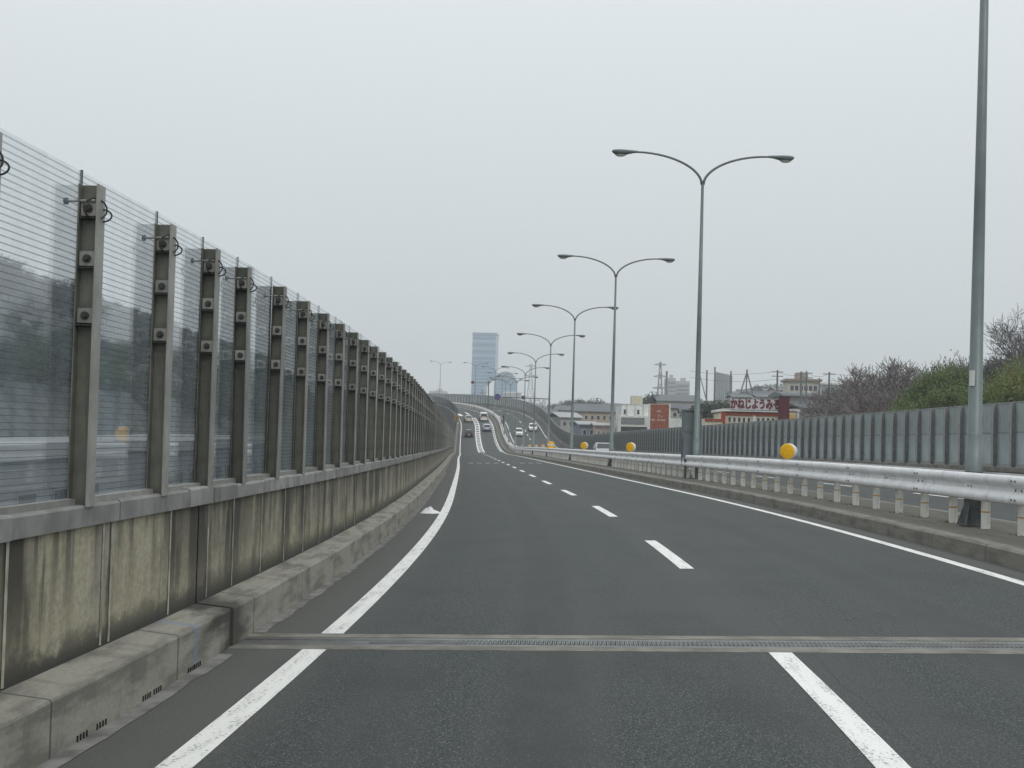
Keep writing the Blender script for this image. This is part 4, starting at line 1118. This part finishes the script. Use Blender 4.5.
boxpart(root, 'wall', (0, 0, h / 2), (w, 10, h), tint('bluish_wall', (.36, .4, .41))); boxpart(root, 'roof_slab', (0, 0, h + .2), (w + .8, 11, .5), WALLW); windows(root, [-w * .3, 0, w * .3], [h - 2.2, h - 5], -5, 1.3, 1.3, WG)
D = 250
root, w, h = site(782, 827, 394, D, 10, 'hall', 'wide dark-roofed hall below the beige school', 'hall', .05)
boxpart(root, 'wall', (0, 0, h / 2 - .2), (w * .95, 9, h - .4), tint('mauve_wall', (.33, .3, .3))); b = MB(); b.prism([(-5.5, h - .5), (-5.2, h - .1), (0, h + .5), (5.5, h - .1), (5.5, h - .5)], w / 2 + .4); b.build('roof', TILE, root)
windows(root, [-w * .3 + w * .2 * i for i in range(4)], [h - 2.4], -4.5, 1.4, 1.2, WG)

# shop with the big roof sign
D = 150
root, w, h = site(729, 791, 411.5, D, 14, 'shop_building', 'cream shop with red bands and a row of windows under the roof sign', 'shop', -.06)
boxpart(root, 'wall', (0, 0, h / 2 - .1), (w, 13, h - .2), CRM); SRED = tint('shop_red', (.33, .055, .03), .6); YLW = tint('shop_yellow', (.6, .4, .14), .6)
boxpart(root, 'roof', (0, 0, h + .1), (w + .6, 13.8, .32), WALLW)
b = MB(); b.box((-w * .06, -6.6, h - .34), (w * .87, .16, .3)); b.build('red_band', SRED, root)
b = MB(); b.box((-w * .06, -6.6, h - 1.75), (w * .87, .16, .34)); b.build('red_band', SRED, root)
b = MB(); b.box((-w / 2 - .2, -6.6, h / 2 - .2), (.48, .5, h - .1)); b.build('red_pillar', SRED, root)
boxpart(root, 'pilaster', (-.2, -6.62, h - 1.04), (.34, .2, 1.05), WALLW)
windows(root, [-w * .42 + w * .077 * i for i in range(10) if i != 5], [h - 1.04], -6.5, .42, .7, WG)
boxpart(root, 'wing', (-w / 2 - 1.35, -3, h / 2 - .5), (2.1, 8, h - 1), CRM); b = MB(); b.box((-w / 2 - 1.35, -7.1, h - 1.15), (2.2, .12, .26)); b.build('red_band', SRED, root)
root2, w2, h2 = site(788, 801.5, 411, D - 3, 8, 'shop_annex', 'small yellow fronted annex right of the dark red sign box', 'shop', -.06)
boxpart(root2, 'wall', (0, 0, h2 / 2), (w2, 7, h2), CRM); boxpart(root2, 'roof', (0, 0, h2 + .1), (w2 + .3, 7.4, .2), WALLW); boxpart(root2, 'yellow_front', (-.1, -3.55, h2 - .95), (w2 * .75, .1, 1.0), YLW); boxpart(root2, 'pilaster', (w2 * .44, -3.6, h2 / 2), (.22, .2, h2), WALLW)
a, c = at(730.5, 409.5, D - 6), at(781, 408.8, D - 6); tp = at(755, 399.6, D - 6)
sg = empty('roof_sign', ((a.x + c.x) / 2, D - 6, a.z), -.02, 'long white roof sign with dark red Japanese lettering', 'shop sign'); sw, sh = c.x - a.x, tp.z - a.z
boxpart(sg, 'board', (0, 0, sh / 2), (sw, .18, sh), tint('sign_white', (.6, .56, .57), .6)); boxpart(sg, 'frame', (0, .05, -.04), (sw + .1, .2, .08), tint('sign_frame', (.3, .3, .3)))
def text_mesh(body, size, name, mat, parent, loc, bold=.0, wide=1.0, align='CENTER'):
    cu = bpy.data.curves.new(name, 'FONT'); cu.body = body; cu.size = size; cu.align_x = align; cu.align_y = 'CENTER'; cu.extrude = .02; cu.offset = bold; cu.resolution_u = 3
    to = bpy.data.objects.new(name, cu); col.objects.link(to); bpy.context.view_layer.update()
    me = bpy.data.meshes.new_from_object(to.evaluated_get(bpy.context.evaluated_depsgraph_get())); bpy.data.objects.remove(to)
    me.name = name; me.transform(Matrix.Rotation(math.pi / 2, 4, 'X') @ Matrix.Scale(wide, 4, (1, 0, 0))); me.materials.clear(); me.materials.append(mat)
    bm = bmesh.new(); bm.from_mesh(me); g0 = list(bm.verts) + list(bm.edges) + list(bm.faces)
    for dx, dy, dz in ((size * .035, .004, 0), (0, .008, size * .03)):
        r = bmesh.ops.duplicate(bm, geom=g0); bmesh.ops.translate(bm, verts=[v for v in r['geom'] if isinstance(v, bmesh.types.BMVert)], vec=(dx, dy, dz))
    bm.to_mesh(me); bm.free()
    o = bpy.data.objects.new(name, me); col.objects.link(o); o.parent = parent; o.location = loc; return o
text_mesh('かねじようみそ', sh * 1.04, 'lettering', tint('sign_maroon', (.14, .018, .03), .6), sg, (-.12, -.12, sh * .5), .03, sw * .97 / (sh * 1.04 * 6.9))
a, c = at(779.3, 421, D - 7), at(789.2, 421, D - 7); tp = at(784, 397, D - 7)
sb = empty('sign_box', ((a.x + c.x) / 2, D - 7, a.z - 2.5), -.02, 'upright dark red sign box at the right end of the roof sign', 'sign box'); MAR = tint('maroon_box', (.1, .02, .028), .6)
boxpart(sb, 'box', (0, .4, (tp.z - a.z + 2.5) / 2), (c.x - a.x, .9, tp.z - a.z + 2.5), MAR); boxpart(sb, 'cap', (0, .4, tp.z - a.z + 2.53), (c.x - a.x + .1, 1, .06), tint('maroon_cap', (.06, .03, .035)))

# white building and rust red sign
D = 200
root, w, h = site(622, 649, 404.5, D, 12, 'white_building', 'white flat-roofed building left of the rust red sign', 'building')
boxpart(root, 'wall', (0, 0, h / 2), (w, 11, h), WALLW); boxpart(root, 'parapet', (0, 0, h + .06), (w + .2, 11.2, .12), tint('offwhite', (.58, .58, .54)))
for x in (-w * .3, 0, w * .3): boxpart(root, 'downpipe', (x, -5.55, h - 1.3), (.1, .1, 2.4), WALLG)
windows(root, [-w * .38, w * .12], [h - 1.2], -5.5, .5, .9, WG)
zt = at(630, 416, D).z - GZ; boxpart(root, 'lower_block', (.1, -6.8, zt / 2), (w + 1.6, 3, zt), WALLW)
boxpart(root, 'shutter_band', (-.6, -8.33, zt - .8), (w * .86, .08, 1.05), tint('shutter', (.2, .22, .22))); boxpart(root, 'entrance', (-.4, -8.33, zt - 2.5), (w * .95, .08, 1.6), tint('dark_entrance', (.06, .065, .06)))
a, c = at(648, 432, D - 12), at(670, 432, D - 12); tp = at(659, 404, D - 12)
rs = empty('shop_sign', ((a.x + c.x) / 2, D - 12, GZ), 0, 'tall rust red sign panel with white edge posts', 'shop sign'); w = c.x - a.x; z0, z1 = a.z - GZ - 1, tp.z - GZ
boxpart(rs, 'panel', (0, 0, (z0 + z1) / 2), (w * .84, .5, z1 - z0), tint('rust_panel', (.27, .085, .045), .65, var=.2))
for sx in (-1, 1): boxpart(rs, 'edge_post', (sx * w * .46, 0, z1 / 2), (w * .075, .6, z1), WALLW)
boxpart(rs, 'top_rim', (0, -.02, z1 - .06), (w * .84, .56, .16), tint('rust_rim', (.45, .25, .2)))
zz = lambda py: at(659, py, D - 12).z - GZ
GL = tint('faded_mark', (.42, .3, .27))
b = MB(); b.box((-.1, -.26, zz(411.3)), (.7, .03, .28)); b.box((-.1, -.26, zz(415.5)), (.25, .03, .3)); b.box((.35, -.26, zz(416.5)), (.2, .03, .25))
for x, q in ((-.95, .5), (-.15, .42), (.35, .36), (.72, .3)): b.box((x, -.26, zz(420)), (q, .03, .3))
b.build('faded_marks', GL, rs)
root, w, h = site(669, 686.5, 417.5, D - 4, 8, 'white_annex', 'low white annex right of the rust red sign', 'building')
boxpart(root, 'wall', (0, 0, h / 2), (w, 7, h), WALLW); boxpart(root, 'roof', (0, 0, h + .06), (w + .15, 7.2, .12), tint('mint_edge', (.4, .48, .44)))
root, w, h = site(632, 643, 396.5, D + 40, 4, 'rooftop_tank', 'cream rooftop tank housing above the white building', 'tank'); boxpart(root, 'tank', (0, 0, h - 1.2), (w, 3, 2.4), CRM); boxpart(root, 'stand', (0, 0, (h - 2.4) / 2), (w * .8, 2.4, h - 2.4), WALLG); boxpart(root, 'lid', (0, 0, h + .06), (w * .9, 2.6, .12), BEIGE)

def house(px0, px1, pye, rise_px, D, depth, wall, roof, label, nwin=3, turn=0, axis='x'):
    root, w, h = site(px0, px1, pye, D, depth, 'house', label, 'house', turn)
    boxpart(root, 'wall', (0, 0, h / 2), (w, depth, h), wall); gable(root, w, depth, h, rise_px * D / FPX, roof, .5, axis)
    if nwin: windows(root, [(-.5 + (i + .5) / nwin) * w * .9 for i in range(nwin)], [h - 1.5] + ([h - 4.2] if h > 6 else []), -depth / 2, min(1.2, w / nwin * .5), 1.1, WG)
    return root
house(575, 622, 411.5, 8, 300, 11, TAN, TILE, 'long two-storey house with wide grey tiled roof behind the guardrail', 7)
house(554, 576, 417, 5, 280, 9, WALLG, tint('pale_roof', (.36, .37, .37)), 'pale-roofed house left of the long tiled house', 3, .3)
house(557, 574, 410, 4, 420, 9, WALLG, TILE, 'grey house at the end of the climbing barrier', 3, -.2)
house(578, 594, 424, 3, 215, 8, tint('bluewall', (.2, .25, .29)), tint('pale_roof', (.36, .37, .37)), 'small blue-walled house with a pale roof below the long tiled house', 2, .1)
house(596, 611, 425, 2.5, 205, 8, PINK, tint('pale_roof', (.36, .37, .37)), 'low pinkish shed with a pale roof left of the white building', 3, 0)
house(657, 697, 401, 6.5, 330, 12, WALLG, TILE, 'wide grey tiled house behind the rust red sign', 5, .05)
house(668, 686, 408, 4, 270, 8, BEIGE, TILE2, 'beige house over the low white annex', 2, .1)
house(684, 704, 412, 4.5, 240, 8, tint('mauve_wall', (.33, .3, .3)), TILE2, 'dark-roofed house behind the control box', 2, -.1)
house(703, 724, 406, 4, 260, 9, WALLG, TILE2, 'dark-roofed house left of the roof sign', 3, .1)
house(733, 752, 397, 3, 340, 9, tint('mauve_wall', (.33, .3, .3)), TILE, 'grey house behind the left half of the roof sign', 3, 0)
house(756, 777, 397, 3.5, 350, 9, WALLG, TILE, 'grey house behind the right half of the roof sign', 3, .1)
house(800, 822, 408, 4, 190, 8, tint('mauve_wall', (.33, .3, .3)), TILE2, 'dark-roofed house right of the yellow fronted annex', 3, .15)
house(822, 850, 416, 2, 150, 7, tint('shed_wall', (.24, .2, .18)), tint('pale_roof', (.36, .37, .37)), 'low brown shed with pale roof edge before the winter wood', 4, 0)
house(846, 880, 417.5, 1.5, 140, 7, tint('shed_wall', (.24, .2, .18)), TILE, 'long grey shed half hidden by the right barrier', 5, 0)
house(540, 556, 413, 4, 400, 9, WALLG, TILE, 'grey house seen between the far median lamp poles', 3, .1)

rh = random.Random(31)
for px, w, py, D in ((604, 13, 408, 420), (612, 15, 406, 460), (690, 14, 398, 420), (697, 12, 402, 350), (709, 14, 404, 300), (735, 12, 394, 480), (746, 14, 392, 520), (760, 15, 394, 430), (771, 13, 391, 520), (781, 14, 390, 480), (824, 14, 396, 320), (836, 15, 393, 330), (848, 14, 395, 300), (566, 13, 408, 460), (545, 12, 410, 500)):
    root, bw, bh = site(px - w / 2, px + w / 2, py, D, 8, 'house', 'small hazy house with grey roof crowded on the far slope', 'house', rh.uniform(-.25, .25), group='small houses on the far slope')
    boxpart(root, 'wall', (0, 0, bh / 2), (bw, 8, bh), rh.choice((WALLG, BEIGE, PINK, tint('mauve_wall', (.33, .3, .3))))); gable(root, bw, 8, bh, 2.0 * D / FPX + .4, rh.choice((TILE, TILE2)), .5)
    windows(root, [-bw * .25, bw * .22], [bh - 1.5], -4, 1.1, 1.1, WG)

# buildings seen through the clear barrier on the left
def left_block(s, u, L, d, zt, wall, cap, label, sign=None):
    p = P(s, u); root = empty('roadside_building', (p.x, p.y, GZ), yaw(s), label, 'building'); h = zt - GZ
    boxpart(root, 'wall', (0, 0, h / 2), (d, L, h), wall); boxpart(root, 'parapet', (0, 0, h + .2), (d + .3, L + .3, .45), cap)
    for i in range(int(L / 3)):
        f = boxpart(root, 'window', (d / 2 + .03, -L / 2 + 1.5 + 3 * i, h - 1.5), (.08, 1.5, 1.2), tint('slate_frame', (.2, .21, .22))); boxpart(f, 'pane', (d / 2 + .08, -L / 2 + 1.5 + 3 * i, h - 1.5), (.04, 1.3, 1.0), WG)
    return root
GW = tint('slate_wall', (.17, .18, .2), .85)
left_block(32, -15, 26, 6, .45, tint('slate_wall2', (.23, .24, .26)), tint('pale_cap', (.3, .31, .32)), 'grey flat building with plain parapet seen through the clear barrier')
left_block(70, -16, 30, 7, .3, GW, tint('pale_cap', (.3, .31, .32)), 'long slate building with plain parapet further behind the clear barrier')
left_block(24, -19.5, 9, 5, 3.6, GW, WALLW, 'taller slate block behind the nearest clear panels')
for kx in bare + bare_d + green + dark + [big_bare, yel]: kx.drop()

# ------------------------------------------------------------------ air
b = MB(); x0, x1, y0, y1, z0, z1 = -2500, 2500, -300, 2200, GZ - 1, 135
b.box(((x0 + x1) / 2, (y0 + y1) / 2, (z0 + z1) / 2), (x1 - x0, y1 - y0, z1 - z0))
m, nt, out = new_mat('haze_air'); N = NT(nt)
pv = N.n('ShaderNodeVolumePrincipled', {'Color': (.93, .965, 1, 1), 'Density': .00042, 'Anisotropy': .2}); N.link(pv.outputs[0], out.inputs['Volume'])
hz = b.build('haze', m); tag(hz, kind='stuff')

# ------------------------------------------------------------------ sky, light, camera
wd = bpy.data.worlds.new('World'); scn.world = wd; wd.use_nodes = True
nt = wd.node_tree; nt.nodes.clear(); N = NT(nt)
SE, SA = R(52), R(150)
sky = N.n('ShaderNodeTexSky', sky_type='NISHITA', sun_disc=False, sun_elevation=SE, sun_rotation=SA, air_density=1.0, dust_density=3.0)
bg1 = N.n('ShaderNodeBackground', {0: sky.outputs[0], 1: .06})
d = N.n('ShaderNodeTexCoord').outputs['Generated']; z = N.n('ShaderNodeSeparateXYZ', {0: d}).outputs[2]
cl = N.noise(N.mapping(d, (1, 1, 2.2)), 1.3, 4)
grad = N.ramp(z, (-.02, .75))
cc = N.mix(grad, (.64, .685, .70), (1.11, 1.17, 1.20))
cc = N.mix(N.math('MULTIPLY', N.ramp(cl, (.35, .7)), .14), cc, (.84, .90, .945))
bg2 = N.n('ShaderNodeBackground', {0: cc, 1: 1.0})
mx = N.n('ShaderNodeMixShader', {0: .92, 1: bg1.outputs[0], 2: bg2.outputs[0]})
wo = N.n('ShaderNodeOutputWorld', {0: mx.outputs[0]})
sl = bpy.data.lights.new('sun', 'SUN'); sl.energy = .7; sl.angle = R(25); sl.color = (1, .97, .93)
so = bpy.data.objects.new('sun', sl); col.objects.link(so)
sd = Vector((math.sin(SA) * math.cos(SE), math.cos(SA) * math.cos(SE), math.sin(SE)))
so.rotation_euler = sd.to_track_quat('Z', 'Y').to_euler(); so.location = (0, 0, 60)

cam = bpy.data.cameras.new('camera'); co = bpy.data.objects.new('camera', cam); col.objects.link(co)
cam.sensor_width = 36; cam.lens = FPX / 1024 * 36; cam.clip_start = .1; cam.clip_end = 12000
co.matrix_world = Matrix.Translation((0, 0, EYE)) @ Matrix.Rotation(math.pi / 2 + PITCH, 4, 'X') @ Matrix.Rotation(ROLL, 4, 'Z')
scn.camera = co
vs = scn.view_settings; vs.view_transform = 'Standard'; vs.look = 'None'; vs.exposure = 0; vs.gamma = 1; vs.use_curve_mapping = False
cy = scn.cycles; cy.use_denoising = True; cy.max_bounces = 8; cy.transparent_max_bounces = 24; cy.volume_bounces = 1; cy.use_adaptive_sampling = True
